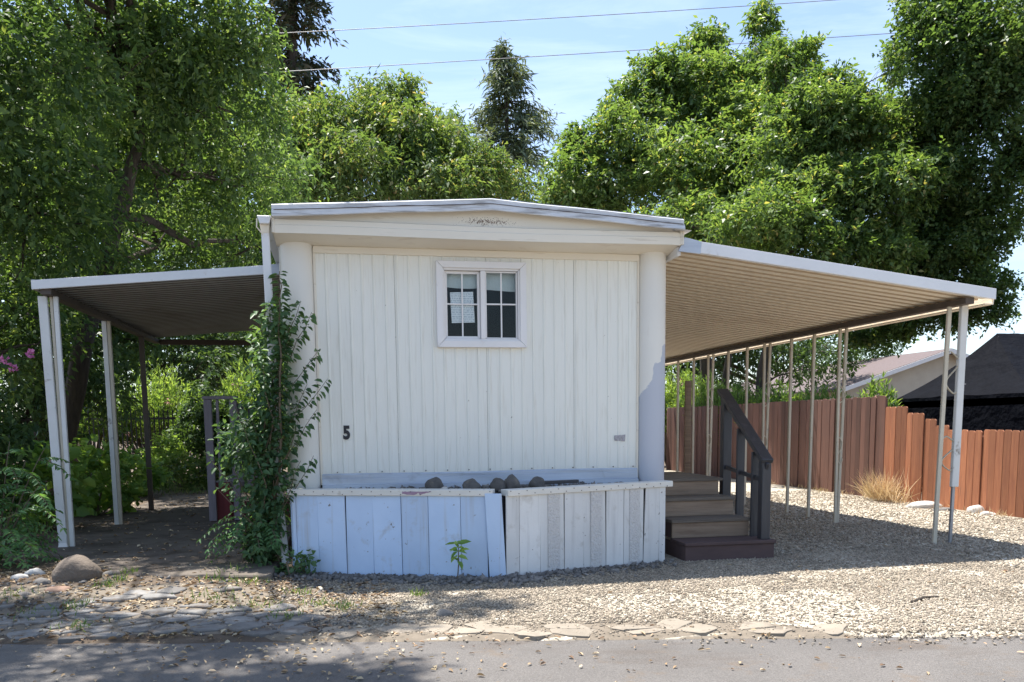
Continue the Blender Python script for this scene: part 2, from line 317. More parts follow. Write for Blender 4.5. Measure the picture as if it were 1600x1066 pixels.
M_bark = mat('dark_bark', (.085, .066, .05), (.045, .035, .028), .95, scale=6, stretch=(3, 3, .5), bump=1, bscale=12, bdist=.04)
M_stem = mat('brown_stem', (.16, .12, .08), (.1, .08, .055), .9, scale=10, bump=.2)
M_iron = mat('black_iron', (.02, .02, .022), rough=.5, bump=0)
M_tent = mat('black_shade_cloth', (.0045, .0055, .009), (.003, .0035, .006), .8, scale=3, dirt=(.4, .4, .42), dirt_at=(.735, .75), dirt_scale=6, dirt_stretch=(2, 1, 1), bump=.6, bscale=3.2, bdist=.12, spec=.06)
M_hroof = mat('mauve_shingles', (.14, .105, .10), (.11, .083, .08), .9, scale=6, stretch=(1, 1, 6), bump=.3, bscale=40)
M_stucco = mat('beige_stucco', (.55, .49, .40), (.49, .43, .35), .9, bump=.3, bscale=80)
M_wire = mat('wire_insulation', (.25, .25, .26), rough=.5, bump=0)
M_litter = leaf_mat('dry_leaf', [(0, (.13, .075, .04)), (.4, (.26, .165, .085)), (.75, (.38, .28, .16)), (1, (.46, .38, .26))], .1, .8, (1.2, 1.1, .9))
M_straw = leaf_mat('dry_grass_blade', [(0, (.28, .19, .09)), (.6, (.42, .31, .16)), (1, (.5, .4, .24))], .2, .7, (1.2, 1.1, .8))

# leaves
L_ash = leaf_mat('ash_leaf', [(0, (.034, .07, .026)), (.55, (.054, .105, .034)), (.9, (.088, .15, .042)), (1, (.15, .2, .06))], .46)
L_dark2 = leaf_mat('shade_leaf', [(0, (.03, .064, .028)), (.6, (.046, .092, .036)), (1, (.08, .135, .045))], .4)
L_dark = leaf_mat('dark_leaf', [(0, (.026, .055, .02)), (.6, (.04, .082, .026)), (1, (.07, .12, .034))], .35)
L_mid2 = leaf_mat('round_leaf', [(0, (.03, .066, .022)), (.6, (.052, .10, .03)), (.95, (.08, .14, .04)), (1, (.16, .18, .06))], .44, .42)
L_mid = leaf_mat('bushy_leaf', [(0, (.046, .085, .028)), (.6, (.075, .13, .04)), (.93, (.12, .165, .052)), (1, (.26, .2, .1))], .45)
L_right = leaf_mat('glossy_leaf', [(0, (.044, .086, .025)), (.6, (.07, .13, .036)), (.94, (.115, .175, .05)), (1, (.26, .23, .08))], .46, .38)
L_con = leaf_mat('conifer_needle', [(0, (.055, .085, .055)), (.6, (.09, .125, .075)), (1, (.14, .165, .095))], .2, .6)
L_red = leaf_mat('redwood_needle', [(0, (.025, .04, .022)), (.6, (.04, .055, .03)), (1, (.09, .065, .04))], .2, .6)
L_ole = leaf_mat('oleander_leaf', [(0, (.07, .13, .03)), (.5, (.11, .19, .04)), (1, (.18, .27, .06))], .4)
L_vine = leaf_mat('vine_leaf', [(0, (.035, .078, .034)), (.6, (.055, .115, .045)), (1, (.09, .165, .06))], .35, .42)
L_fern = leaf_mat('pinnate_leaf', [(0, (.04, .10, .035)), (.6, (.06, .145, .045)), (1, (.09, .2, .06))], .38)
L_bright = leaf_mat('bright_leaf', [(0, (.07, .15, .03)), (.6, (.11, .21, .04)), (1, (.18, .28, .06))], .42)
L_weed = leaf_mat('weed_blade', [(0, (.05, .1, .025)), (.6, (.08, .14, .035)), (1, (.15, .18, .06))], .35)
L_pink = leaf_mat('pink_petal', [(0, (.55, .22, .26)), (.6, (.68, .33, .33)), (1, (.75, .5, .48))], .35, .6, (1.1, 1, 1))
L_magenta = leaf_mat('magenta_petal', [(0, (.45, .08, .3)), (1, (.62, .18, .42))], .35, .6, (1.1, 1, 1))

# ------------------------------------------------------------------ leaf and tree builders
def unit(a): return a / np.maximum(np.linalg.norm(a, axis=-1, keepdims=True), 1e-9)
def leaves(name, P, D, Nn, L, W, mat_, parent=None, hexa=False, fold=.18, curl=.12):
    """one mesh of many leaves: P base, D direction, Nn up side, L length, W width"""
    n = len(P); D = unit(D); S = unit(np.cross(D, Nn)); Nn = np.cross(S, D)
    L = np.broadcast_to(np.asarray(L, float).reshape(-1, 1), (n, 1)); W = np.broadcast_to(np.asarray(W, float).reshape(-1, 1), (n, 1))
    tip = P + D * L - Nn * L * curl
    if hexa:
        m1, m2 = P + D * L * .3, P + D * L * .68 - Nn * L * curl * .35
        up = Nn * W * fold
        V = np.stack([P, m1 - S * W * .46 + up, m2 - S * W * .36 + up, tip, m2 + S * W * .36 + up, m1 + S * W * .46 + up], 1)
        idx = (np.arange(n)[:, None] * 6 + np.array([0, 1, 2, 3, 0, 3, 4, 5])[None]).ravel(); k = 6; nf = 2 * n
    else:
        m1 = P + D * L * .45 + Nn * W * fold
        V = np.stack([P, m1 - S * W * .5, tip, m1 + S * W * .5], 1)
        idx = np.arange(4 * n); k = 4; nf = n
    me = bpy.data.meshes.new(name)
    me.vertices.add(n * k); me.vertices.foreach_set('co', V.astype(np.float32).ravel())
    me.loops.add(nf * 4); me.loops.foreach_set('vertex_index', idx.astype(np.int32))
    me.polygons.add(nf); me.polygons.foreach_set('loop_start', (np.arange(nf) * 4).astype(np.int32))
    me.update(calc_edges=True); me.materials.append(mat_)
    return link(bpy.data.objects.new(name, me), parent)
def pnoise(p, f, seed):
    r = np.random.default_rng(seed); o = 0
    for i in range(7):
        k = r.normal(size=3) * f * (1 + .35 * i); o = o + np.sin(p @ k + r.uniform(0, 6.28)) / (1 + .25 * i)
    return o / 3.2
def clumps(lobes, r, size=.42):
    """every lobe becomes a heap of smaller clumps, so the crown has ledges and hollows"""
    out = []
    for c, R_ in lobes:
        c, R_ = np.array(c, float), np.array(R_, float); mean = R_.mean()
        cs = min(max(size * mean, .3), .9); k = int(min(26, max(5, 5.5 * (mean / cs) ** 2 * .62)))
        for _ in range(k):
            u = unit(r.normal(size=3)); u[2] = u[2] * .9 + .1
            out.append((c + u * np.maximum(R_ - cs * .55, .1) * r.uniform(.55, 1.05), np.array([cs, cs, cs * .72]) * r.uniform(.65, 1.3)))
    return out
def crown_points(lobes, n, seed, shell=.55, gap=-.55, gf=1.1, clump=.42, **_):
    r = np.random.default_rng(seed)
    if clump and np.mean([np.mean(l[1]) for l in lobes]) > .62: lobes = clumps(lobes, r, clump) + [(np.array(c), np.array(q) * k_) for c, q in lobes for k_ in (.92, .75)]
    else: clump = 0
    C = np.array([l[0] for l in lobes], float); Rr = np.array([l[1] for l in lobes], float)
    w = Rr.prod(1) ** (2 / 3); w /= w.sum()
    m = int(n * 2.2); k = r.choice(len(lobes), m, p=w)
    u = unit(r.normal(size=(m, 3))); q = shell + (1 - shell) * r.random(m) ** .7
    q = np.where(r.random(m) < .15, r.random(m) ** .5 * .8, q)
    p = C[k] + u * Rr[k] * q[:, None]
    keep = pnoise(p, gf, seed + 2) > gap + .25 * r.normal(size=m)
    if clump: keep &= (u[:, 2] > -.35) | (r.random(m) < .55)
    p, u = p[keep][:n], u[keep][:n]
    return p, u
def foliage(name, lobes, n, per, L, W, mat_, parent, seed, droop=.4, twig=.5, spread=.35, upn=1.0, hexa=False, **kw):
    """leaves set in pairs along short twigs that hang from the crown's clumps"""
    r = np.random.default_rng(seed + 50)
    p, u = crown_points(lobes, n, seed, **kw); k = len(p)
    td = unit(u * .8 + r.normal(size=p.shape) * .6 + np.array([0, 0, -droop]))
    side = unit(np.cross(td, unit(r.normal(size=p.shape) * .5 + np.array([0, 0, 1])))); cs = r.uniform(.6, 1.3, k)
    P = np.repeat(p, per, 0); T = np.repeat(td, per, 0); Sd = np.repeat(side, per, 0); m = len(P)
    t = (np.tile(np.arange(per), k) / per)[:, None]; sg = np.where(np.tile(np.arange(per), k) % 2, 1., -1.)[:, None]
    ln = (twig * np.repeat(cs, per) * r.uniform(.85, 1.15, m))[:, None]
    P = P + T * (t - .35) * ln - np.array([0, 0, 1.]) * droop * .35 * ln * t * t + r.normal(size=(m, 3)) * twig * .07
    D = unit(T * .75 + Sd * sg * .8 + r.normal(size=(m, 3)) * spread + np.array([0, 0, -droop * .6]))
    Nn = unit(np.cross(Sd, T) * np.sign(np.cross(Sd, T)[:, 2:] + 1e-6) * .8 + r.normal(size=(m, 3)) * .45 + np.array([0, 0, upn * .5]))
    s = r.uniform(.55, 1.3, m) * np.repeat(cs, per) ** .5
    return leaves(name, P, D, Nn, L * s, W * s * r.uniform(.75, 1.25, m), mat_, parent, hexa)
def wob(p, q, n, amp, r):
    p, q = Vector(p), Vector(q); out = []
    for i in range(n + 1):
        t = i / n; v = p.lerp(q, t)
        if 0 < i < n: v = v + Vector(r.normal(size=3)) * amp
        out.append(v)
    return out
def trunk_mesh(base, path, r0, lobes, seed, sub=5, limb=.45):
    """trunk along path, a limb to every lobe, twigs inside it"""
    r = np.random.default_rng(seed + 9); m = MB()
    pts = [Vector(base)] + [Vector(p) for p in path]; n = len(pts)
    fine = []
    for i in range(n - 1):
        for k in range(4): fine.append(pts[i].lerp(pts[i + 1], k / 4) + Vector(r.normal(size=3)) * r0 * (.12 if i + k else 0))
    fine.append(pts[-1])
    N_ = len(fine); rr = [r0 * (1.25 if i == 0 else 1) * (1 - .72 * i / (N_ - 1)) for i in range(N_)]
    m.tube(fine, rr, 10)
    for c, R_ in lobes:
        c = Vector(c)
        j = min(range(N_), key=lambda i: (fine[i] - c).length + .9 * max(0, fine[i].z - c.z + .2) + (2 if i < N_ * .3 else 0))
        ra = min(rr[j] * .7, r0 * limb)
        pts2 = wob(fine[j], c, 5, (c - fine[j]).length * .045, r); m.tube(pts2, [ra * (1 - .7 * i / 5) for i in range(6)], 7)
        for s in range(sub):
            e = c + Vector(unit(r.normal(size=3)) * np.array(R_) * r.uniform(.6, .95))
            st = pts2[int(r.integers(2, 6))]
            m.tube(wob(st, e, 4, (e - st).length * .05, r), [ra * .34 * (1 - .8 * i / 4) for i in range(5)], 5)
    return m
def tree(name, label, base, path, r0, lobes, leaf, n, per, L, W, seed, cat='tree', group=None, sub=5, droop=.4, limbs=None, **kw):
    e = empty(name, base, label, cat, group)
    trunk_mesh(base, path, r0, lobes[:limbs] if limbs else lobes, seed, sub).build('trunk', M_bark, e, smooth=True)
    foliage('crown', lobes, n, per, L, W, leaf, e, seed, droop=droop, **kw)
    return e
def lob(x, y, Y, r, rz=None, ry=None):
    """crown lobe seen round a photo pixel at depth Y, radius in metres"""
    return (tuple(at(x, y, Y=Y)), (r, ry or r * .9, rz or r * .85))
def rock(name, loc, size, seed, mat_, label=None, cat=None, parent=None, group=None, sub=3, amp=.28, rz=0):
    bm = bmesh.new(); bmesh.ops.create_icosphere(bm, subdivisions=sub, radius=1)
    off = Vector((seed * 3.7, seed * 1.3, seed * 2.1))
    for v in bm.verts:
        c = v.co.copy()
        k = 1 + amp * noise.noise(c * 1.1 + off) + amp * .35 * noise.noise(c * 3.1 + off) + amp * .12 * noise.noise(c * 8 + off)
        v.co = c * k
        if v.co.z < -.55: v.co.z = -.55 + (v.co.z + .55) * .2
        v.co.x *= size[0]; v.co.y *= size[1]; v.co.z *= size[2]
    me = bpy.data.meshes.new(name); bm.to_mesh(me); bm.free()
    me.polygons.foreach_set('use_smooth', [True] * len(me.polygons)); me.materials.append(mat_)
    o = bpy.data.objects.new(name, me); o.location = (loc[0], loc[1], loc[2] + size[2] * .5); o.rotation_euler = (0, 0, rz)
    link(o, parent) if parent is None else link(o, parent)
    return tag(o, label, cat, group)

# ================================================================== SETTING
# ground: one sheet, fine near the house, coarse to the horizon
def axis(lo, hi, step, far):
    a = list(np.arange(lo, hi + 1e-6, step)); g = step
    b, c = [], []
    x = hi
    while x < far: g *= 1.5; x += g; b.append(x)
    g = step; x = lo
    while x > -far: g *= 1.5; x -= g; c.append(x)
    return c[::-1] + a + b
xs, ys = axis(-5, 11, .16, 900), axis(-4.6, 10, .16, 900)
gm = MB().grid([[(x, y, ground_z(x, y)) for x in xs] for y in ys]).build('ground', M_ground, smooth=True)
tag(gm, kind='structure')
d_ = Vector((.979, -.2023, 0)); nrm_ = Vector((.2023, .979, 0))
m = MB(); rows = []
for k, s in enumerate(np.linspace(-5.2, 0, 12)):
    row = []
    for t in np.linspace(-60, 60, 481):
        p = Vector((0, -2.607, 0)) + d_ * t + nrm_ * s
        if k == 11: p += nrm_ * (.06 * noise.noise(Vector((t * 1.3, 0, 0))) + .035 * noise.noise(Vector((t * 5, 3, 0))) + .02 * noise.noise(Vector((t * 15, 3, 0))))
        row.append((p.x, p.y, .004 - .012 * (k == 11)))
    rows.append(row)
tag(m.grid(rows).build('road', M_road, smooth=True), kind='structure')
# raised dirty concrete drive under the left awning
poly = [(-.12, -.78), (-.55, -.72), (-1.0, -.55), (-1.45, -.3), (-1.75, .15), (-2.2, .75), (-2.72, 1.1), (-2.75, 4), (-2.75, 8.6), (.0, 8.6), (-.1, 3), (-.1, 0)]
drive = MB().prism([(x, y, .02) for x, y in poly], (0, 0, .09)).build('concrete_drive', M_slab, bevel=.012); tag(drive, kind='structure')

# flat stones: voronoi cells, each stone its own piece
def clip(poly, a, b, c):
    out = []
    for i in range(len(poly)):
        p, q = poly[i], poly[(i + 1) % len(poly)]
        dp, dq = a * p[0] + b * p[1] - c, a * q[0] + b * q[1] - c
        if dp <= 0: out.append(p)
        if dp * dq < 0:
            t = dp / (dp - dq); out.append((p[0] + (q[0] - p[0]) * t, p[1] + (q[1] - p[1]) * t))
    return out
def paving(parent, inside, x0, x1, y0, y1, dx, dy, joint, height, mat_, seed, drop=.1, zlift=0):
    r = random.Random(seed); pts = []
    ny, nx = int((y1 - y0) / dy) + 1, int((x1 - x0) / dx) + 1
    for j in range(ny):
        for i in range(nx):
            pts.append((x0 + (i + .5 * (j % 2) + r.uniform(-.38, .38)) * dx, y0 + (j + r.uniform(-.33, .33)) * dy))
    for p in pts:
        if not inside(*p) or r.random() < drop: continue
        pl = [(p[0] - 2 * dx, p[1] - 2 * dy), (p[0] + 2 * dx, p[1] - 2 * dy), (p[0] + 2 * dx, p[1] + 2 * dy), (p[0] - 2 * dx, p[1] + 2 * dy)]
        for q in pts:
            if q is p or abs(q[0] - p[0]) > 3 * dx or abs(q[1] - p[1]) > 3 * dy: continue
            a, b = q[0] - p[0], q[1] - p[1]; l = math.hypot(a, b)
            if l < 1e-4: continue
            a /= l; b /= l
            pl = clip(pl, a, b, a * p[0] + b * p[1] + l / 2 - joint * r.uniform(.6, 1.6))
            if len(pl) < 3: break
        if len(pl) < 3: continue
        rp = []
        for i in range(len(pl)):                       # round and roughen the outline
            a, b = pl[i], pl[(i + 1) % len(pl)]
            for t in (.1, .5, .9): rp.append((a[0] + (b[0] - a[0]) * t + r.uniform(-.012, .012), a[1] + (b[1] - a[1]) * t + r.uniform(-.01, .01)))
        zb = ground_z(*p) - .02; h = height * r.uniform(.6, 1.4); tx, ty = r.uniform(-.05, .05), r.uniform(-.05, .05)
        n = len(rp); cx, cy = p
        ring = lambda k, z: [(cx + (a - cx) * k, cy + (b - cy) * k, zb + z + ((a - cx) * tx + (b - cy) * ty) * (z > .01)) for a, b in rp]
        mm = MB().add(ring(1, 0) + ring(1, .02 + h * .6) + ring(.93, .02 + h) + [(cx, cy, zb + .021 + h * 1.05)],
                      [(k + o, (k + 1) % n + o, (k + 1) % n + n + o, k + n + o) for o in (0, n) for k in range(n)] + [(2 * n + k, 2 * n + (k + 1) % n, 3 * n) for k in range(n)])
        o = mm.build('stone', mat_, parent)
def sheet(name, pts, dz, mat_):
    m_ = MB(); m_.add([(x, y, ground_z(x, y) + dz) for x, y in pts], [tuple(range(len(pts)))]); return tag(m_.build(name, mat_), kind='structure')
def strip(name, x0, x1, w0, w1, dz, mat_, n=40):
    rows = []
    for i in range(n + 1):
        x = x0 + (x1 - x0) * i / n; e = min(1, 6 * i / n, 6 * (n - i) / n)
        rows.append([(x, yroad(x) + w0 + (w1 - w0) * e * t / 6 * (1 + .2 * noise.noise(Vector((x * 3, 0, t)))), ground_z(x, yroad(x) + w0 + (w1 - w0) * e * t / 6) + (dz if t else -.05)) for t in range(7)])
    return tag(MB().grid(rows).build(name, mat_), kind='structure')
edge = strip('cement_edging', .25, 3.75, -.14, .36, .001, M_joint)
paving(edge, lambda x, y: .35 < x < 3.65 and .06 < y - yroad(x) < .30 * (1 if x < 2.9 else 1 - (x - 2.9) * .5), .2, 3.8, -3.5, -2.3, .30, .15, .004, .007, M_pale_stone, 3, .04)
apron = strip('stone_apron', -2.6, .35, -.14, 1.45, .004, M_joint)
paving(apron, lambda x, y: -2.5 < x < .25 and .05 < y - yroad(x) < 1.35 - .5 * sm(x + .6) and not (x < -1.2 and y > -1.35), -2.6, .4, -2.8, -.6, .26, .16, .011, .016, M_stone, 5, .2)

# gravel chips (uncountable) and coarse chips by the skirting
OCT = np.array([(1, 0, 0), (0, 1, 0), (-1, 0, 0), (0, -1, 0), (0, 0, 1), (0, 0, -1)], float)
OCF = np.array([(0, 1, 4), (1, 2, 4), (2, 3, 4), (3, 0, 4), (1, 0, 5), (2, 1, 5), (3, 2, 5), (0, 3, 5)])
def chips(name, XY, size, mat_, seed, label, flat=.55, sink=.25):
    r = np.random.default_rng(seed); n = len(XY)
    Z = np.array([max(ground_z(x, y), .002 if y < yroad(x) else -1) for x, y in XY])
    V = OCT[None] * (1 + .35 * r.normal(size=(n, 6, 1)).clip(-1.3, 1.3)) + .15 * r.normal(size=(n, 6, 3))
    V = V * (size * (.45 + 1.3 * r.random(n) ** 2.0))[:, None, None] * np.stack([r.uniform(.8, 1.3, n), r.uniform(.7, 1.1, n), r.uniform(.6, 1.2, n) * flat], 1)[:, None, :]
    q4 = r.normal(size=(n, 4)); q4 /= np.linalg.norm(q4, axis=1, keepdims=True); w_, x_, y_, z_ = q4.T
    RM = np.stack([np.stack([1 - 2 * (y_ * y_ + z_ * z_), 2 * (x_ * y_ - z_ * w_), 2 * (x_ * z_ + y_ * w_)], 1), np.stack([2 * (x_ * y_ + z_ * w_), 1 - 2 * (x_ * x_ + z_ * z_), 2 * (y_ * z_ - x_ * w_)], 1), np.stack([2 * (x_ * z_ - y_ * w_), 2 * (y_ * z_ + x_ * w_), 1 - 2 * (x_ * x_ + y_ * y_)], 1)], 1)
    V = np.einsum('nij,nkj->nki', RM, V); V[:, :, 2] *= .75
    tl = r.normal(size=(n, 2)) * .1
    V[:, :, 2] += V[:, :, 0] * tl[:, :1] + V[:, :, 1] * tl[:, 1:]
    a = r.uniform(0, 6.28, n); c, s = np.cos(a)[:, None], np.sin(a)[:, None]
    V = np.stack([V[:, :, 0] * c - V[:, :, 1] * s, V[:, :, 0] * s + V[:, :, 1] * c, V[:, :, 2]], 2)
    V += np.stack([XY[:, 0], XY[:, 1], Z + size * (flat - sink)], 1)[:, None, :]
    idx = (np.arange(n)[:, None, None] * 6 + OCF[None]).ravel()
    me = bpy.data.meshes.new(name); me.vertices.add(6 * n); me.vertices.foreach_set('co', V.astype(np.float32).ravel())
    me.loops.add(24 * n); me.loops.foreach_set('vertex_index', idx.astype(np.int32))
    me.polygons.add(8 * n); me.polygons.foreach_set('loop_start', (np.arange(8 * n) * 3).astype(np.int32)); me.update(calc_edges=True)
    me.materials.append(mat_)
    return tag(link(bpy.data.objects.new(name, me)), label, 'gravel', kind='stuff')
def skirt_y(x): return -.27 - .62 * (x / 1.76) if x < 1.76 else -.89 + .5 * ((x - 1.76) / 1.78)
def free(x, y):
    if -.05 < x < 3.7 and y > skirt_y(x) + .02: return False
    if 3.66 < x < 4.66 and y > -.44 and y < 1.8: return False
    return x > -.1
A = []
while len(A) < 76000:                                  # near field
    x = random.uniform(-.1, 6.4); y = random.uniform(yroad(x) + .03, -.2) if random.random() > .02 else yroad(x) + .05 - abs(random.gauss(0, .14))
    if not free(x, y) or (x < 3.6 and y - yroad(x) < .3 and random.random() < .8): continue
    if random.random() > sm((x + .3 + .9 * noise.noise(Vector((x * 2, y * 2, 0)))) / 1.0): continue
    if noise.noise(Vector((x * .7, y * 1.1, 5))) + .5 * noise.noise(Vector((x * 2.3, y * 2.9, 9))) < -.18 and random.random() < .6: continue
    A.append((x, y))
chips('gravel', np.array(A), .0098, M_peb, 1, 'pale tan gravel chips covering the yard up to the road')
A = []
while len(A) < 36000:                                  # farther back, under the carport
    x = random.uniform(3.7, 9.35); y = random.uniform(-2, 7) if random.random() < .7 else random.uniform(-2, 2)
    if free(x, y) and not (x < 6.4 and y < -.2): A.append((x, y))
chips('gravel', np.array(A), .0138, M_peb, 2, 'tan gravel chips beneath and beyond the right carport')
A = []
while len(A) < 1500:
    x = random.uniform(-.2, 3.6); y = skirt_y(x) - abs(random.gauss(0, .16)) - .01
    if random.random() < .95 - .3 * max(0, x - .8): A.append((x, y))
chips('coarse_gravel', np.array(A), .026, M_dark_peb, 4, 'coarse grey stone chips banked along the foot of the skirting', .7)
A = []
while len(A) < 900:
    x = random.uniform(-2.5, .6); y = random.uniform(yroad(x) + .05, -.5)
    A.append((x, y))
chips('coarse_gravel', np.array(A), .016, M_dark_peb, 6, 'grey stone chips scattered between the flat stones of the apron', .7)

# ================================================================== MOBILE HOME
W_ = 3.66; LEN = 14.5
home = empty('mobile_home', (W_ / 2, 0, 0), 'cream corrugated mobile home with low gable roof and number 5', 'mobile home')
def siding(x0, x1, z0, z1, hole=None):
    """ribbed sheet; hole=(x0,x1,z0,z1)"""
    X = [x0, x1]; k = .30
    prof = {}
    while k < x1 + .1:
        for dx, dy in ((-.013, 0), (-.005, -.008), (.005, -.008), (.013, 0)):
            x = k + dx
            if x0 + .004 < x < x1 - .004: prof[round(x, 4)] = dy
        k += .1063
    prof[x0 + .001] = .003; prof[x0 + .004] = 0; prof[x1 - .004] = 0; prof[x1 - .001] = .003
    zs = [z0, z1]
    if hole:
        for h in hole[:2]:
            if x0 < h < x1: prof[h] = 0
        zs = [z0, hole[2], hole[3], z1]
    ks = sorted(prof); m_ = MB(); V = [(x, prof[x], z) for z in zs for x in ks]; n = len(ks); Fc = []
    for j in range(len(zs) - 1):
        for i in range(n - 1):
            if hole and j == 1 and hole[0] - 1e-6 <= ks[i] and ks[i + 1] <= hole[1] + 1e-6: continue
            Fc.append((j * n + i, j * n + i + 1, (j + 1) * n + i + 1, (j + 1) * n + i))
    return m_.add(V, Fc)
WX0, WX1, WZ0, WZ1 = 1.40, 2.25, 2.06, 2.845
hole = (WX0 + .05, WX1 - .05, WZ0 + .05, WZ1 - .05)
for a, b in ((.30, 1.02), (1.02, 1.87), (1.87, 2.72), (2.72, 3.37)):
    siding(a, b, .885, 2.905, hole if a in (1.02, 1.87) else None).build('wall_panel', M_siding, home)
# rounded corner posts
def corner(x0, x1, z0, z1, yb=.03, bulge=.13):
    pr = []
    for i in range(15):
        t = math.pi * i / 14; pr.append((x0 + (x1 - x0) * (1 - math.cos(t)) / 2, yb - bulge * math.sin(t) ** .8))
    rows = [[(x, y, z) for x, y in pr] for z in (z0, z1)]
    return MB().grid(rows)
corner(.012, .297, .62, 2.985).build('corner_post', M_column, home, smooth=True)
corner(3.373, 3.648, .62, 2.985).build('corner_post', M_column, home, smooth=True)
part('corner_strip', M_trimc, home, .003, box=(.296, .318, -.014, .02, .80, 2.93))
part('corner_strip', M_trimc, home, .003, box=(3.352, 3.374, -.014, .02, .80, 2.93))
part('top_trim', M_trimc, home, .004, box=(.30, 3.37, -.022, .02, 2.888, 2.95))
# bottom flashing: stepped metal sheet
m = MB(); zz = [(.90, -.012), (.888, -.02), (.86, -.02), (.855, -.03), (.80, -.034), (.795, -.06), (.70, -.065)]
m.grid([[(x, y + .003 * math.sin(x * 5 + z * 30), z + .003 * math.sin(x * 3)) for x in np.linspace(.31, 3.36, 30)] for z, y in zz]).build('bottom_flashing', M_flash, home)
m = MB()
for i in range(15):
    x = .45 + i * .205
    for z in (.915,): m.tube([(x, -.016, z), (x, -.004, z)], .0055, 6)
m.build('nail_heads', M_nail, home)
# shell: sides, back, floor, soffit, gable, roof
part('side_wall', M_siding, home, 0, box=(.0, .03, .04, LEN, .55, 3.0)); part('side_wall', M_siding, home, 0, box=(3.63, 3.66, .04, LEN, .55, 3.0))
part('back_wall', M_siding, home, 0, box=(.03, 3.63, LEN - .03, LEN, .55, 3.0)); part('floor', M_dark, home, 0, box=(.03, 3.63, .1, LEN - .03, .55, .62))
# dark room behind the window
m = MB(); m.box(.5, 3.2, .16, 3.6, 1.2, 2.95); rm = m.build('room', M_dark, home)
bm = bmesh.new(); bm.from_mesh(rm.data); fr = [f for f in bm.faces if f.normal.y < -.9 and f.calc_center_median().y < .2]
bmesh.ops.delete(bm, geom=fr, context='FACES'); bm.to_mesh(rm.data); bm.free()
m = MB(); rows = []
for x in np.linspace(-.015, 3.675, 40):
    w = .006 * math.sin(x * 4.1)
    rows.append([(x, .03, 2.945), (x, -.12, 2.962 + w), (x, -.225, 2.982 + w), (x, -.30, 2.997 + w)])
m.grid(rows).build('soffit', M_trimc, home, smooth=True)
def roofz(x): return 3.115 + .115 * (1 - abs(x - 1.87) / (1.87 if x < 1.87 else 1.81))
# gable board: from the soffit to the roof, then the lapped lower board proud of it
m = MB(); xs_ = np.linspace(-.012, 3.672, 42)
m.grid([[(x, -.296, 2.997 + (roofz(x) - 2.997 + .05) * t) for x in xs_] for t in np.linspace(0, 1, 3)]).build('gable_board', M_gable, home)
m = MB(); rows = []
for z, y in ((2.985, -.303), (2.985, -.318), (3.05, -.322), (3.055, -.316), (3.098, -.318), (3.104, -.303)):
    rows.append([(x, y, z + .006 * math.sin(x * 1.7 + 1) + (.0 if x < 3.6 else -.004)) for x in xs_])
m.grid(rows).build('fascia_board', M_gable, home)
part('fascia_end', M_trimc, home, .003, box=(3.662, 3.70, -.325, .0, 2.992, 3.118)); part('fascia_end', M_trimc, home, .003, box=(-.028, -.004, -.325, .0, 2.992, 3.118))
# roof edge metal: folded strip with seam and drip lip
m = MB(); rows = []; xe = np.linspace(-.02, 3.68, 75)
for dz, y in ((-.006, -.385), (0, -.392), (.046, -.388), (.049, -.366), (.056, -.364), (.092, -.370), (.100, -.358), (.108, -.30)):
    rows.append([(x, y + .005 * noise.noise(Vector((x * 2.3, dz * 9, 0))) - (.012 * sm((x - 3.2) * 2) if dz < .01 else 0), roofz(x) + dz + .006 * noise.noise(Vector((x * 1.6, dz * 6, 4)))) for x in xe])
m.grid(rows).build('roof_edge', M_roofmetal, home)
m = MB(); rows = []
for k in (0, 1): rows.append([(x, -.3945, roofz(x) + .044 + k * (.006 + .006 * max(0, noise.noise(Vector((x * 5, 0, 1))))) + .006 * noise.noise(Vector((x * 1.6, .27, 4)))) for x in np.linspace(0, 3.66, 120)])
m.grid(rows).build('roof_seam', M_nail, home)
m = MB()
for i in range(24):
    x = .07 + i * .155; m.tube([(x, -.388, roofz(x) + .026), (x, -.376, roofz(x) + .026)], .008, 7)
m.build('rivets', M_roofmetal, home)
m = MB(); m.add([(3.60, -.40, 3.118), (3.745, -.40, 3.105), (3.75, -.1, 3.108), (3.6, -.1, 3.12)], [(0, 1, 2, 3)]); m.build('drip_lip', M_roofmetal, home)
m = MB(); rows = []
for x in (-.02, .9, 1.87, 2.8, 3.68): rows.append([(x, y, roofz(x) + .112) for y in (-.33, 5, 10, LEN + .2)])
m.grid(rows); rows = [[(x, LEN + .2, roofz(x) + .112) for x in (-.02, 1.87, 3.68)], [(x, LEN + .2, 2.9) for x in (-.02, 1.87, 3.68)]]; m.grid(rows)
for x in (-.02, 3.68): m.grid([[(x, y, z) for y in (-.33, 5, LEN + .2)] for z in (2.995, roofz(x) + .112)])
m.build('roof', M_roofmetal, home)
# gutter and downspout at the left corner
part('gutter', M_gutter, home, .004, prism=([(-.145, -.34, 3.125), (-.025, -.34, 3.125), (-.045, -.34, 3.06), (-.125, -.34, 3.06)], (0, LEN, 0)))
m = MB(); m.prism([(-.128, -.30, 3.06), (-.045, -.30, 3.06), (-.055, -.29, 2.99), (-.118, -.29, 2.99)], (0, .06, 0)); m.build('gutter_outlet', M_trimc, home, .003)
m = MB(); m.beam((-.086, -.262, 3.0), (-.07, -.10, .62), .066, .05, (0, 1, 0)); m.beam((-.07, -.10, .64), (-.04, -.12, .10), .066, .05, (0, 1, 0))
m.build('downspout', M_gutter, home, .006)
m = MB(); m.tube([(-.145, -.335, 3.10), (-.15, -.33, 3.03), (-.10, -.31, 2.97)], .006, 6); m.build('gutter_strap', M_trimc, home)
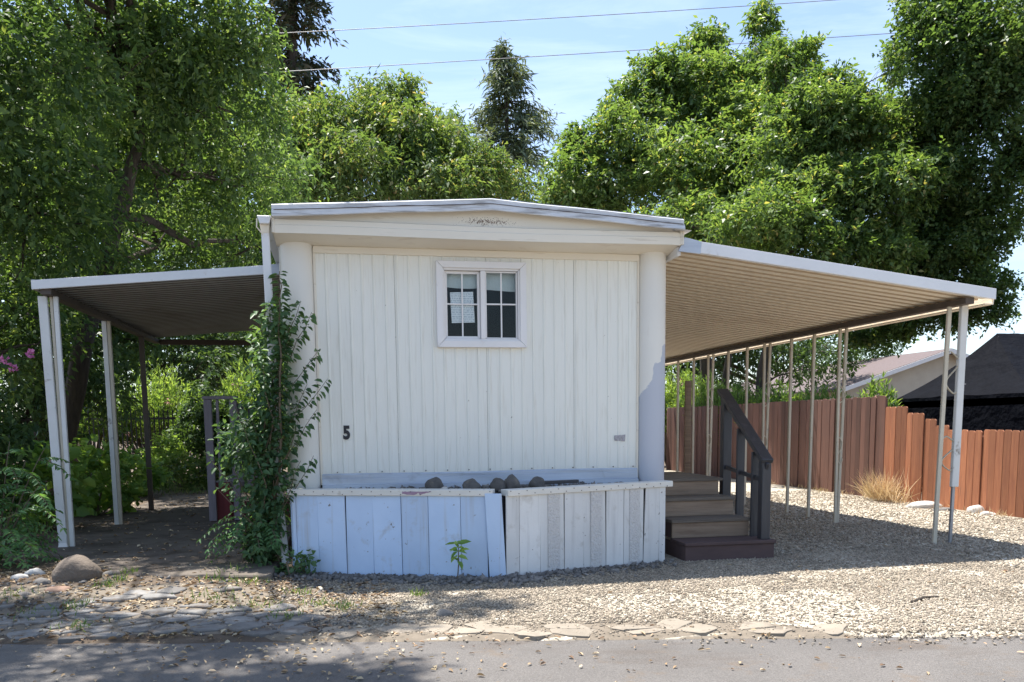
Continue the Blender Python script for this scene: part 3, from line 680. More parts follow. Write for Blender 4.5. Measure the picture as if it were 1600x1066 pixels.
# window
win = empty('window', (1.825, 0, 2.45)); win.parent = home; win.matrix_parent_inverse = Matrix.Translation(-home.location)
def frame(x0, x1, z0, z1, w, y0, y1, name, mat_, bev=.003):
    for poly in ([(x0, z0), (x1, z0), (x1 - w, z0 + w), (x0 + w, z0 + w)], [(x0, z1), (x0 + w, z1 - w), (x1 - w, z1 - w), (x1, z1)],
                 [(x0, z0), (x0 + w, z0 + w), (x0 + w, z1 - w), (x0, z1)], [(x1, z0), (x1, z1), (x1 - w, z1 - w), (x1 - w, z0 + w)]):
        cx = sum(p[0] for p in poly) / 4; cz = sum(p[1] for p in poly) / 4
        MB().prism([(cx + (a - cx) * .997, y0, cz + (b - cz) * .997) for a, b in poly], (0, y1 - y0, 0)).build(name, mat_, win, bev)
frame(WX0, WX1, WZ0, WZ1, .062, -.048, .01, 'frame', M_white)
frame(WX0 + .06, WX1 - .06, WZ0 + .06, WZ1 - .06, .02, -.030, .05, 'inner_frame', M_white)
xm = 1.838
part('mullion', M_white, win, .003, box=(xm - .022, xm + .022, -.028, .055, WZ0 + .081, WZ1 - .081))
sx0, sx1, sz0, sz1 = WX0 + .082, xm - .024, WZ0 + .083, WZ1 - .083
frame(sx0, sx1, sz0, sz1, .024, .012, .045, 'sash', M_white, .002)
frame(xm + .024, WX1 - .083, sz0, sz1, .012, -.012, .03, 'sash', M_white, .002)
zm = (sz0 + sz1) / 2 + .01
for (a, b, y) in ((sx0 + .023, sx1 - .023, .028), (xm + .035, WX1 - .094, .004)):
    part('muntin', M_white, win, .002, box=((a + b) / 2 - .007, (a + b) / 2 + .007, y - .012, y - .002, sz0 + .013, sz1 - .013))
    part('muntin', M_white, win, .002, box=(a, (a + b) / 2 - .0075, y - .012, y - .002, zm - .007, zm + .007))
    part('muntin', M_white, win, .002, box=((a + b) / 2 + .0075, b, y - .012, y - .002, zm - .007, zm + .007))
g = bpy.data.materials.new('window_glass'); g.use_nodes = True; nt = g.node_tree; nt.nodes.clear()
fr_ = nd(nt, 'ShaderNodeFresnel', {'IOR': 1.28}); gl = nd(nt, 'ShaderNodeBsdfGlossy', {'Roughness': .015}); tr = nd(nt, 'ShaderNodeBsdfTransparent', {'Color': (.95, .97, .97, 1)})
fm = nd(nt, 'ShaderNodeMath', {0: fr_.outputs[0], 1: 1.0, 2: .0}, operation='MULTIPLY_ADD')
nd(nt, 'ShaderNodeOutputMaterial', {'Surface': nd(nt, 'ShaderNodeMixShader', {0: fm.outputs[0], 1: tr.outputs[0], 2: gl.outputs[0]}).outputs[0]})
part('pane', g, win, 0, box=(sx0 + .02, sx1 - .02, .0285, .0325, sz0 + .02, sz1 - .02))
part('pane', g, win, 0, box=(xm + .034, WX1 - .093, .0045, .0085, sz0 + .01, sz1 - .01))
# roller blinds half down, slightly uneven hems
for a, b, z in ((sx0 - .02, sx1 + .01, 2.62), (xm + .01, WX1 - .07, 2.60)):
    m = MB(); m.grid([[(x, .085 + .004 * math.sin(x * 30 + t * 5), 2.82 - (2.82 - z - .006 * math.sin(x * 14)) * t) for x in np.linspace(a, b, 14)] for t in np.linspace(0, 1, 6)]); m.build('roller_blind', M_blind, win)
pm = bpy.data.materials.new('printed_notice'); pm.use_nodes = True; nt = pm.node_tree; nt.nodes.clear()
geo = nd(nt, 'ShaderNodeNewGeometry'); sp = nd(nt, 'ShaderNodeSeparateXYZ', {'Vector': geo.outputs['Position']})
w1 = nd(nt, 'ShaderNodeMath', {0: sp.outputs[2], 1: 300.0}, operation='MULTIPLY'); s1 = nd(nt, 'ShaderNodeMath', {0: w1.outputs[0]}, operation='SINE')
n1 = nd(nt, 'ShaderNodeTexNoise', {'Vector': nd(nt, 'ShaderNodeMapping', {'Vector': geo.outputs['Position'], 'Scale': (90, 1, 48)}).outputs[0], 'Scale': 1, 'Detail': 3})
a1 = nd(nt, 'ShaderNodeMath', {0: s1.outputs[0], 1: .12, 2: n1.outputs['Fac']}, operation='MULTIPLY_ADD')
f1 = nd(nt, 'ShaderNodeMapRange', {'Value': a1.outputs[0], 'From Min': .52, 'From Max': .62})
mx = nd(nt, 'ShaderNodeMix', data_type='RGBA'); nt.links.new(f1.outputs[0], mx.inputs[0]); mx.inputs[6].default_value = (.88, .90, .92, 1); mx.inputs[7].default_value = (.55, .60, .66, 1)
nd(nt, 'ShaderNodeOutputMaterial', {'Surface': nd(nt, 'ShaderNodeBsdfPrincipled', {'Base Color': mx.outputs[2], 'Roughness': .8}).outputs[0]})
m = MB(); pa, pb, pc, pd_ = (at(703, 457, Y=.05), at(739, 456, Y=.05), at(742, 504, Y=.05), at(706, 505, Y=.05))
m.prism([pa, pb, pc, pd_], (0, .0012, 0)); o = m.build('paper_notice', pm, win); o['label'] = 'white printed notice taped inside the window'
# house number
cu = bpy.data.curves.new('number', 'FONT'); cu.body = '5'; cu.size = .165; cu.extrude = .002; cu.offset = .008; cu.align_x = 'CENTER'; cu.align_y = 'CENTER'
to = bpy.data.objects.new('tmp', cu); col.objects.link(to); bpy.context.view_layer.update()
me = bpy.data.meshes.new_from_object(to.evaluated_get(bpy.context.evaluated_depsgraph_get())); bpy.data.objects.remove(to)
for v in me.vertices:
    x, y, z = v.co; v.co = (.545 + x * .80, -.0105 - z, 1.275 + y)
me.materials.clear(); me.materials.append(M_black); o = link(bpy.data.objects.new('house_number', me), home); o['label'] = 'black house number 5'
for x0, x1, z0, z1 in ((3.128, 3.19, 1.165, 1.225), (3.198, 3.235, 1.16, 1.228)):
    m = MB(); m.prism([(x0, -.0095, z0 + .004), (x1, -.0095, z0), (x1 + .004, -.0095, z1), (x0 - .003, -.0095, z1 - .006)], (0, .002, 0)); m.build('tape_residue', M_residue, home)

# ================================================================== SKIRTING PLANTER
sk = empty('skirting_planter', (1.76, -.6, 0), 'white plank skirting forming a pointed planter below the house front', 'planter')
SL0, SLP, SR1 = Vector((.04, -.27, 0)), Vector((1.87, -.88, 0)), Vector((3.545, -.40, 0))
CAPZ = .785
def board(p, q, z0, z1, th, mat_, lean=0, tiltx=0, top=0, name='board', bev=.002):
    d = (q - p).normalized(); nrm = Vector((d.y, -d.x, 0))
    if nrm.y > 0: nrm = -nrm
    a, b = p + d * .0022, q - d * .0022; zz0 = lambda v: z0
    lo = [a, b, b - nrm * th, a - nrm * th]
    v = [x + Vector((0, 0, z0)) for x in lo] + [x + Vector((0, 0, z1 + (top if i in (1, 2) else 0))) + nrm * lean + d * tiltx for i, x in enumerate(lo)]
    return MB().add(v, [(3, 2, 1, 0), (4, 5, 6, 7), (0, 1, 5, 4), (1, 2, 6, 5), (2, 3, 7, 6), (3, 0, 4, 7)]).build(name, mat_, sk, bev)
fr_px = [452, 464, 498, 541, 583, 628, 670, 720, 762]           # joints between planks, left face
def on(p, q, px, z):                                            # where a joint meets the face p-q
    best = min(range(401), key=lambda k: abs(proj_x(p.lerp(q, k / 400) + Vector((0, 0, z))) - px)); return p.lerp(q, best / 400)
def proj_x(v):
    r_ = np.array(v) - CAM; return 800 + F * (r_ @ rt2) / (r_ @ fw)
jr = random.Random(3)
L_ = [on(SL0, SLP, px, .4) for px in fr_px]
for i in range(len(L_) - 1):
    gb = ground_z(*L_[i].xy) - .06
    off = Vector((0, (-.004 if i % 2 else 0) - (.012 if i == 0 else 0), 0))
    board(L_[i] + off, L_[i + 1] + off, gb, CAPZ - .05, .016, M_skirtL, jr.uniform(-.006, .004), jr.uniform(-.004, .004))
lastp, lastq = on(SL0, SLP, 765, .1), on(SL0, SLP, 794, .1)
board(lastp + Vector((0, -.022, 0)), lastq + Vector((0, -.022, 0)), -.08, CAPZ - .035, .014, M_skirtL, .012, -.036)
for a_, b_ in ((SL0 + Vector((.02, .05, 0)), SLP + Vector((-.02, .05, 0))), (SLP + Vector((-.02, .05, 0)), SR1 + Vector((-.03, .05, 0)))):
    board(a_, b_, -.08, CAPZ - .07, .02, M_black, name='dark_gap_sheet')  # black sheets added so the gaps between planks read dark
rr_px = [790, 811, 844, 882, 912, 947, 974, 1005, 1029, 1039]
SRP = Vector((1.87, -.875, 0))
R_ = [on(SRP, SR1, px, .4) for px in rr_px]
for i in range(len(R_) - 1):
    gb = ground_z(*R_[i].xy) - .06; off = Vector((0, (-.005 if i % 2 else 0) - (.012 if i == 8 else 0), 0))
    board(R_[i] + off, R_[i + 1] + off, gb, CAPZ - .05, .016, M_skirtR, jr.uniform(-.008, .006), jr.uniform(-.006, .006) + (.02 if i == 7 else 0))
for i, (a, b) in {2: (.30, .80), 4: (.30, .78), 6: (.28, .80)}.items():           # rough embossed bands on three planks
    p, q = R_[i].lerp(R_[i + 1], a), R_[i].lerp(R_[i + 1], b); nrm = Vector((q - p).normalized().yx + (0,)) if False else Vector(((q - p).normalized().y, -(q - p).normalized().x, 0))
    board(p + nrm * .011, q + nrm * .011, ground_z(*p.xy) - .05, CAPZ - .056, .012, M_rough, 0, 0, 0, 'embossed_band', 0)
# ledger caps
def cap(p, q, z0a, z0b, name='cap_board'):
    d = (q - p).normalized(); nrm = Vector((d.y, -d.x, 0)); nrm = nrm if nrm.y < 0 else -nrm
    a, b = p + nrm * .025, q + nrm * .025; c, e = q - nrm * .12, p - nrm * .12
    h = .055
    v = [Vector((*x.xy, z)) for x, z in ((a, z0a - h), (b, z0b - h), (c, z0b - h), (e, z0a - h), (a, z0a), (b, z0b), (c, z0b), (e, z0a))]
    return MB().add(v, [(3, 2, 1, 0), (4, 5, 6, 7), (0, 1, 5, 4), (1, 2, 6, 5), (2, 3, 7, 6), (3, 0, 4, 7)]).build(name, M_cap, sk, .004)
dl = (SLP - SL0).normalized(); dr = (SR1 - SRP).normalized()
cap(SL0 - dl * .03, SLP - dl * .11, CAPZ + .004, CAPZ - .004)
cap(SRP + dr * .015, SR1 + dr * .03, CAPZ - .008, CAPZ + .004)
m = MB()
for i in range(22):
    for (p, q, n) in ((SL0, SLP, 1), (SRP, SR1, 1)):
        t = (i + .5) / 22; c = p.lerp(q, t); d = (q - p).normalized(); nn = Vector((d.y, -d.x, 0)); nn = nn if nn.y < 0 else -nn
        c = c + nn * .026 + Vector((0, 0, CAPZ - .018 - .024 * (i % 2))); m.tube([c - nn * .004, c + nn * .003], .0045, 6)
m.build('nail_heads', M_nail, sk)
p, q = SL0.lerp(SLP, .53), SL0.lerp(SLP, .665); nn = Vector((dl.y, -dl.x, 0)); nn = nn if nn.y < 0 else -nn
m = MB(); K = 18; top, bot = [], []
for i in range(K + 1):
    t = i / K; c = p.lerp(q, t) + nn * .0275; e = math.sin(math.pi * min(1, t * 1.5 + .12)) ** .5 if t < .6 else max(.08, 1 - (t - .6) * 2.3)
    top.append(c + Vector((0, 0, CAPZ - .013 - .006 * jr.random()))); bot.append(c + Vector((0, 0, CAPZ - .016 - .036 * e * (.7 + .3 * jr.random()))))
m.grid([bot, top]).build('paint_smear', M_purple, sk)['label'] = 'purple paint smear on the cap board'
part('side_board', M_skirtL, sk, .002, box=(.03, .05, -.25, .02, .0, .72)); part('side_board', M_skirtR, sk, .002, box=(3.505, 3.522, -.36, .02, -.03, .70))
soil = MB(); soil.grid([[(x, skirt_y(x) * (1 - t) + .02 + .0 * t, .735 + .03 * noise.noise(Vector((x * 5, t * 3, 1)))) for x in np.linspace(.06, 3.58, 50)] for t in np.linspace(.08, 1, 8)])
so_ = soil.build('soil', M_rock, sk)
rk = [((1.30, .115, .10, .085), 'dark rock in the planter, leftmost of the row on the ledge'), ((1.37, .05, .045, .035), 'small tan pebble in front of the leftmost planter rock'),
      ((1.62, .12, .10, .075), 'squat brown rock on the planter ledge below the window'), ((1.86, .10, .09, .075), 'dark rock touching the tallest rock on the planter ledge'),
      ((1.98, .11, .10, .09), 'tallest blue-grey rock on the planter ledge'), ((2.24, .13, .10, .075), 'grey and tan rock right of the planter split')]
for i, ((x, a, b, c), lb) in enumerate(rk):
    y = skirt_y(x) + .27 - (.12 if i == 1 else 0)
    rock('rock', (x, y, .75), (a * .72, b * .72, c), 11 + i * 3, M_white_rock if i == 1 else M_rock, lb, 'rock', rz=i, amp=.3)
pi_ = MB().beam((2.30, -.40, .80), (2.66, -.36, .805), .05, .03).build('wood_scrap', M_blackwood, None, .003); tag(pi_, 'dark strip of scrap wood lying in the planter', 'scrap wood')
pts = [(random.uniform(.4, 3.2), random.uniform(.15, .9)) for _ in range(520)]
A = np.array([(x, skirt_y(x) * (1 - t) + .02) for x, t in pts])
o = chips('planter_chips', A, .022, M_dark_peb, 8, 'dark stone chips filling the planter behind the cap board', .8); o.location.z = .735

# ================================================================== RIGHT CARPORT
XI, XO, YF, YB = 3.675, 7.08, -.30, 9.9
ZI, ZO = 2.965, 2.555
cp = empty('carport', (5.4, 4.5, 0), 'long cream corrugated carport roof on slim posts along the right side', 'carport')
def pan_roof(x0, z0, x1, z1, y0, y1, mat_, parent, pitch=.166, h=.05, sag=0, seam=None):
    P = []; y = y0
    while y < y1:
        P += [(y, 0), (y + pitch * .58, 0), (y + pitch * .60, h), (y + pitch * .98, h)]; y += pitch
    rows = []
    for i, t in enumerate(np.linspace(0, 1, 5)):
        rows.append([(x0 + (x1 - x0) * t, yy, z0 + (z1 - z0) * t + dz - sag * math.sin(math.pi * t)) for yy, dz in P])
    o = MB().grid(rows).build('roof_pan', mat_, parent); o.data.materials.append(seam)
    for f in o.data.polygons:                       # groove between two pans: recess shade put into a darker colour
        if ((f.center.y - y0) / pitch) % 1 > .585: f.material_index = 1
    return o
pan_roof(XI, ZI, XO - .05, ZO + .01, YF + .03, YB, M_pan, cp, seam=M_groove_shade)
m = MB()                                                             # front fascia: C shaped channel
def channel(a, b, h, lip, y0):
    m_ = MB(); a, b = Vector(a), Vector(b)
    for (dz0, dz1, dy0, dy1) in ((0, h, 0, .012), (h - .012, h, .012, lip), (0, .01, .012, lip * .7)):
        m_.add([a + Vector((0, dy0, dz0)), b + Vector((0, dy0, dz0)), b + Vector((0, dy1, dz0)), a + Vector((0, dy1, dz0)), a + Vector((0, dy0, dz1)), b + Vector((0, dy0, dz1)), b + Vector((0, dy1, dz1)), a + Vector((0, dy1, dz1))],
               [(3, 2, 1, 0), (4, 5, 6, 7), (0, 1, 5, 4), (1, 2, 6, 5), (2, 3, 7, 6), (3, 0, 4, 7)])
    return m_
channel((XI + .09, YF, ZI - .028), (XO, YF, ZO - .005), .105, .07, YF).build('front_fascia', M_gutter, cp, .002)
m = MB(); m.prism([(XI - .02, YF - .002, ZI - .03), (XI + .2, YF - .006, ZI - .05), (XI + .21, YF - .004, ZI + .062), (XI + .04, YF - .002, ZI + .10)], (0, .02, 0)); m.build('fascia_joint', M_flash, cp, .002)
m = MB(); m.prism([(XO - .10, YF + .03, ZO - .055), (XO, YF + .03, ZO - .055), (XO + .012, YF + .03, ZO + .085), (XO, YF + .03, ZO + .085), (XO - .012, YF + .03, ZO - .043), (XO - .10, YF + .03, ZO - .043)], (0, YB - YF, 0)); m.build('outer_gutter', M_pan, cp, .002)
XP = 6.83
part('edge_beam', M_beam, cp, .004, box=(XP - .05, XP + .05, YF + .06, YB - .02, ZO - .045, ZO + .02))
part('wall_ledger', M_gutter, cp, .003, box=(3.664, 3.70, YF + .05, YB, ZI - .06, ZI + .02))
ZT = ZO - .045
def post(x, y, w=.036, d=.036, dx=0, z0=None, z1=ZT, mat_=M_post, name='post'):
    z0 = ground_z(x, y) - .03 if z0 is None else z0
    return MB().beam((x + dx, y, z0), (x, y, z1), w, d, (0, 1, 0)).build(name, mat_, cp, .003)
def scroll(xa, y, z, xb, s=1, h=.30):
    """S-curve of flat bar between the two posts of a pair"""
    w = (xb - xa); xc = (xa + xb) / 2; pts = []
    for i in range(25):
        t = i / 24 * 2 - 1
        a = t * math.pi * 1.15
        pts.append((xc + s * w * .48 * math.sin(a) * (1 - .15 * abs(t)), y, z + h * .5 * t * (1 - .12 * abs(t) ** 3)))
    e = pts[-1]; pts += [(e[0] - s * w * .3, y, e[2] - .03), (e[0] - s * w * .42, y, e[2] - .075)]
    e = pts[0]; pts = [(e[0] + s * w * .42, y, e[2] + .075), (e[0] + s * w * .3, y, e[2] + .03)] + pts
    m_ = MB()
    for i in range(len(pts) - 1): m_.beam(pts[i], pts[i + 1], .007, .022, (0, 1, 0))
    return m_.build('scroll', M_post, cp)
# front pair: slim leaning post, wide post on a pipe
a1, a2 = XP - .05, XP + .075
post(a1, .0, .045, .03, -.055)
MB().beam((a2 + .03, .0, .62), (a2 + .045, 0, ZT + .03), .082, .05, (0, 1, 0)).build('post', M_postL, cp, .006)
MB().beam((a2 + .02, .012, ground_z(a2, 0) - .03), (a2 + .03, .012, .70), .032, .03, (0, 1, 0)).build('post_foot', M_pipe, cp, .003)
scroll(a1 - .01, .0, 1.83, a2 + .02, 1, .5); scroll(a1 - .02, .0, .98, a2 + .02, 1, .42)
for y in (2.03, 4.05, 6.1):
    post(XP - .05, y, .036, .03, .012); post(XP + .05, y + .015, .036, .03, -.045)
    scroll(XP - .05, y, 1.75, XP + .05, -1, .42); scroll(XP - .04, y, .95, XP + .03, 1, .40)
for y in (2.73, 3.34, 4.72, 5.4, 6.85, 7.6): post(XP, y, .036, .036, random.uniform(-.02, .01))
MB().beam((XP - .02, 7.05, 0), (XP - .02, 7.05, 2.1), .12, .04, (0, 1, 0)).build('brace_board', M_riser, cp, .003)
rod = MB().tube([(8.9, 5.35, 0), (8.92, 5.35, 1.15)], .018, 8).build('pipe', M_pipe); tag(rod, 'upright metal pipe standing in front of the shaded fence', 'pipe')

# ================================================================== LEFT AWNING
aw = empty('awning', (-1.2, 4, 0), 'left awning with dark grey corrugated underside on white posts', 'awning')
AY0, AY1 = 1.42, 6.75
pan_roof(-.02, 2.985, -2.46, 2.775, AY0 + .02, AY1, M_panL, aw, .14, .045, seam=M_groove_shadeL)
channel((-2.50, AY0, 2.735), (-.08, AY0, 2.945), .09, .06, AY0).build('front_fascia', M_gutter, aw, .002)
m = MB(); m.prism([(-.20, AY0 - .004, 2.925), (.0, AY0 - .004, 2.935), (.0, AY0 - .004, 3.06), (-.17, AY0 - .004, 3.03)], (0, .02, 0)); m.build('fascia_joint', M_flash, aw, .002)
part('outer_gutter', M_panL, aw, .003, box=(-2.505, -2.47, AY0 + .015, AY1, 2.74, 2.835))
part('edge_beam', M_beam, aw, .004, box=(-2.43, -2.33, AY0 + .03, AY1, 2.69, 2.755)); part('back_beam', M_beam, aw, .004, box=(-2.325, -.03, AY1 - .08, AY1, 2.67, 2.75))
zl = .105
def lpost(x, y, w, d, dx=0, mat_=M_postL, zt=2.69): return MB().beam((x + dx, y, zl - .05), (x, y, zt), w, d, (0, 1, 0)).build('post', mat_, aw, .004)
lpost(-2.45, 1.58, .085, .05, .03); lpost(-2.375, 1.60, .03, .04, .01, M_post); lpost(-2.33, 1.59, .045, .04, -.005)
MB().add([(-2.47, 1.54, .10), (-2.37, 1.54, .10), (-2.37, 1.63, .10), (-2.47, 1.63, .10), (-2.45, 1.56, .17), (-2.39, 1.56, .17), (-2.39, 1.61, .17), (-2.45, 1.61, .17)],
         [(3, 2, 1, 0), (4, 5, 6, 7), (0, 1, 5, 4), (1, 2, 6, 5), (2, 3, 7, 6), (3, 0, 4, 7)]).build('post_foot', M_white, aw, .004)
lpost(-2.40, 3.69, .055, .04); lpost(-2.345, 3.69, .04, .04, -.005, M_post)
lpost(-2.38, 5.64, .07, .05, 0, M_beam)

# ================================================================== RIGHT STEPS
st = empty('wooden_steps', (4.15, .3, 0), 'weathered wooden steps with black handrail at the right of the house', 'steps')
SX0, SX1 = 3.70, 4.62
lv = [(.19, -.45, .0), (.375, -.10, .04), (.565, .20, .04), (.745, .50, .1)]      # tread height, nose, inset right
for i, (z, y, ins) in enumerate(lv):
    zb = -.04 if i == 0 else lv[i - 1][0] + .001
    x1 = SX1 - (0 if i == 0 else .07 + .03 * i)
    part('riser', M_plum if i == 0 else M_riser, st, .004, box=(SX0, x1, y, y + .028, zb, z - .032))
    yn = lv[i + 1][1] + .028 if i < 3 else 1.75
    if i < 3: part('tread', M_tread if i else M_plum, st, .004, box=(SX0 - .01, x1 + .012, y - .018, yn - .002, z - .031, z))
    else:
        for k in range(8): part('tread', M_tread, st, .004, box=(SX0 - .01, x1 + .04, y - .018 + k * .156, y - .018 + k * .156 + .15, z - .031, z + (.003 if k % 2 else 0)))
    part('stringer', M_plum, st, .004, box=(SX0 + .002, SX0 + .04, y + .029, 1.72, zb, z - .033))
    part('stringer', M_plum, st, .004, box=(x1 - .04, x1 - .002, y + .029, 1.72, zb, z - .033))
RX = 4.60
MB().beam((RX - .05, -.36, .19), (RX - .05, -.36, .955), .095, .09, (0, 1, 0)).build('newel_post', M_blackwood, st, .006)
MB().beam((RX + .01, .66, .0), (RX + .01, .66, 1.60), .10, .09, (0, 1, 0)).build('newel_post', M_blackwood, st, .006)
for y, z in ((-.14, 1.04), (.22, 1.27)): MB().beam((RX - .035 + .03 * y, y, .05), (RX - .035 + .03 * y, y, z), .085, .035, (0, 1, 0)).build('baluster', M_blackwood, st, .004)
MB().beam((RX - .055, -.42, .955), (RX + .015, .78, 1.685), .12, .045).build('handrail', M_blackwood, st, .006)
MB().beam((RX - .055, -.42, .90), (RX + .015, .78, 1.63), .035, .075).build('sub_rail', M_blackwood, st, .004)
MB().beam((RX - .06, -.33, .77), (RX - .0, .62, .85), .03, .04).build('cross_rail', M_blackwood, st, .004)

# ================================================================== LEFT PORCH
po = empty('side_porch', (-.6, 4.6, .1), 'small red porch with grey-purple railing half hidden by the vine', 'porch')
part('base_board', M_redwood, po, .004, box=(-1.24, -.98, 3.68, 3.74, .1, .62)); part('base_board', M_redwood, po, .004, box=(-1.22, -.03, 3.745, 3.80, .1, .36))
part('deck', M_greywood, po, .004, box=(-1.2, -.03, 3.80, 6.2, .56, .62)); part('side_board', M_redwood, po, .004, box=(-1.22, -1.19, 3.80, 6.2, .1, .56))
part('post', M_greywood, po, .004, box=(-1.245, -1.15, 3.60, 3.675, .12, 1.70)); part('post', M_greywood, po, .004, box=(-.93, -.84, 3.62, 3.70, .12, 1.70))
part('baluster', M_greywood, po, .004, box=(-1.10, -1.065, 3.63, 3.67, .62, 1.70)); part('top_rail', M_greywood, po, .004, box=(-1.26, -.82, 3.59, 3.71, 1.703, 1.745))
part('mid_rail', M_greywood, po, .004, box=(-1.063, -.932, 3.64, 3.68, 1.20, 1.29)); part('side_rail', M_blackwood, po, .004, box=(-.838, -.05, 3.66, 3.70, 1.60, 1.65))
for k in range(3): part('back_post', M_blackwood, po, .004, box=(-1.12 + k * .16, -1.02 + k * .16, 6.1, 6.16, .62, 1.7))

# ================================================================== WOODEN FENCE
fe = empty('wooden_fence', (9.45, 8, 0), 'stained redwood plank fence stepping down along the right side of the yard', 'fence')
def plank_mesh(h, w, seed):
    r = random.Random(seed); c = .022
    top = [(-w / 2, h - c), (-w / 2 + c, h), (w / 2 - c, h + r.uniform(-.004, .004)), (w / 2, h - c)]
    poly = [(-w / 2, -.05), *top, (w / 2, -.05)]
    ob = MB().prism([(-.009, a, b) for a, b in poly], (.018, 0, 0)).build('plank', M_fence, fe, .002)
    me_ = ob.data; bpy.data.objects.remove(ob); return me_
pm_cache = {}
def plank(x, y, h, rz, mat_):
    key = (round(h, 2), mat_.name, random.randrange(3) if h > 1.6 else 0)
    if key not in pm_cache:
        me_ = plank_mesh(h, .136, len(pm_cache)); me_.materials.clear(); me_.materials.append(mat_); pm_cache[key] = me_
    o = bpy.data.objects.new('plank', pm_cache[key]); o.parent = fe; o.matrix_parent_inverse = Matrix.Translation(-fe.location); col.objects.link(o)
    o.location = (x + random.uniform(-.005, .005), y, ground_z(x, y) - .02 + random.uniform(-.008, .008)); o.rotation_euler = (random.uniform(-.006, .006), 0, rz + random.uniform(-.015, .015))
y = .2
while y < 15.0:
    if y > 4.95: h = 1.75
    elif y > 4.35: h = 1.56
    elif y > 3.95: h = 1.45
    elif y > 3.6: h = 1.36
    elif y > 3.35: h = 1.27
    else: h = 1.19
    plank(9.45 + (.02 if int(y / .141) % 9 == 0 else 0), y, h, 0, M_fence if y < 4.95 else M_fence_shade); y += .141
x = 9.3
while x > 3.8: plank(x, 15.1, 1.72, math.pi / 2, M_fence if x < 8.6 else M_fence_shade); x -= .141
for z, y0, y1 in ((.35, .1, 15), (1.0, .1, 4.9), (1.45, 4.95, 15)): part('fence_rail', M_fence_shade, fe, .004, box=(9.47, 9.51, y0, y1, z, z + .085))
for y0 in np.arange(.3, 15, 2.4): part('fence_post', M_fence_shade, fe, .004, box=(9.515, 9.6, y0, y0 + .085, -.05, 1.1 if y0 < 4.8 else 1.7))
m = MB(); m.beam((9.2, 15.06, 1.12), (8.95, 15.05, 1.3), .03, .03); m.beam((9.1, 15.05, 1.2), (9.05, 15.04, 1.0), .05, .03); m.beam((9.28, 15.05, 1.08), (8.7, 15.05, 1.09), .02, .02); m.build('gate_latch', M_iron, fe)

# ================================================================== FAR THINGS BEHIND THE FENCE
tn = empty('shade_tent', (13, 5.2, 0), 'black shade cloth tent with hipped roof behind the red fence', 'tent')
ex0, ex1, ey0, ey1, ez = 11.0, 15.2, 3.5, 6.9, 1.74
rx0, rx1, ry, rz_ = 12.15, 13.9, 5.7, 2.87
def sheet4(a, b, c, d, n=14, sag=.05, seed=0):
    rows = []
    a, b, c, d = map(Vector, (a, b, c, d))
    for i in range(n + 1):
        t = i / n; p, q = a.lerp(d, t), b.lerp(c, t)
        rows.append([p.lerp(q, s / n) - Vector((0, 0, sag * math.sin(math.pi * t) + .035 * math.sin(math.pi * s / n) * noise.noise(Vector((s * 1.4 + seed, t * 1.2, seed))))) for s in range(n + 1)])
    return MB().grid(rows)
sheet4((ex0, ey0, ez), (ex1, ey0, ez), (rx1, ry, rz_), (rx0, ry, rz_), 20, .10).build('roof_cloth', M_tent, tn, smooth=True)
sheet4((ex0, ey1, ez), (ex0, ey0, ez), (rx0, ry, rz_), (rx0, ry, rz_), 16, .10, 3).build('roof_cloth', M_tent, tn, smooth=True)
sheet4((ex1, ey0, ez), (ex1, ey1, ez), (rx1, ry, rz_), (rx1, ry, rz_), 10, .08, 5).build('roof_cloth', M_tent, tn, smooth=True)
sheet4((ex1, ey1, ez), (ex0, ey1, ez), (rx0, ry, rz_), (rx1, ry, rz_), 12, .10, 7).build('roof_cloth', M_tent, tn, smooth=True)
for a, b in (((ex0, ey0), (ex1, ey0)), ((ex0, ey1), (ex0, ey0)), ((ex1, ey0), (ex1, ey1))):
    rows = []
    for z in (ez, ez - .10, ez - .18): rows.append([Vector((a[0] + (b[0] - a[0]) * t, a[1] + (b[1] - a[1]) * t - (.012 if z < ez else 0), z + .012 * noise.noise(Vector((t * 9, z, 0))))) for t in np.linspace(0, 1, 24)])
    MB().grid(rows).build('valance', M_tent, tn)
    rows = [[Vector((a[0] + (b[0] - a[0]) * t, a[1] + (b[1] - a[1]) * t + .04 + .03 * noise.noise(Vector((t * 14, z, 2))), z)) for t in np.linspace(0, 1, 40)] for z in (ez - .06, .8, 0)]
    MB().grid(rows).build('wall_cloth', M_tent, tn, smooth=True)
for x, y in ((ex0 + .05, ey0 + .08), (ex1 - .05, ey0 + .08), (ex0 + .05, ey1 - .05)): part('pole', M_pipe, tn, 0, box=(x - .02, x + .02, y - .02, y + .02, 0, ez - .02))

fh = empty('neighbour_house', (26, 30, 0), 'distant beige stucco house with mauve shingle roof behind the hedge', 'house')
hx0, hx1, hp, hy = 20.6, 31.0, 25.8, 25.0
part('wall', M_stucco, fh, 0, prism=([(hx0 + .5, hy, 0), (hx1 - .5, hy, 0), (hx1 - .5, hy, 2.7), (hp, hy, 4.2), (hx0 + .5, hy, 2.75)], (0, 14, 0)))
m = MB()
for s, xe_ in ((1, hx0), (-1, hx1)):
    m.prism([(xe_, hy - .5, 2.52), (hp, hy - .5, 4.2), (hp, hy - .5, 4.32), (xe_, hy - .5, 2.64)], (0, 15, 0))
m.build('roof', M_hroof, fh)
for xe_ in (hx0, hx1): MB().prism([(xe_, hy - .54, 2.44), (hp, hy - .54, 4.12), (hp, hy - .54, 4.30), (xe_, hy - .54, 2.62)], (0, .035, 0)).build('rake_board', M_white, fh)

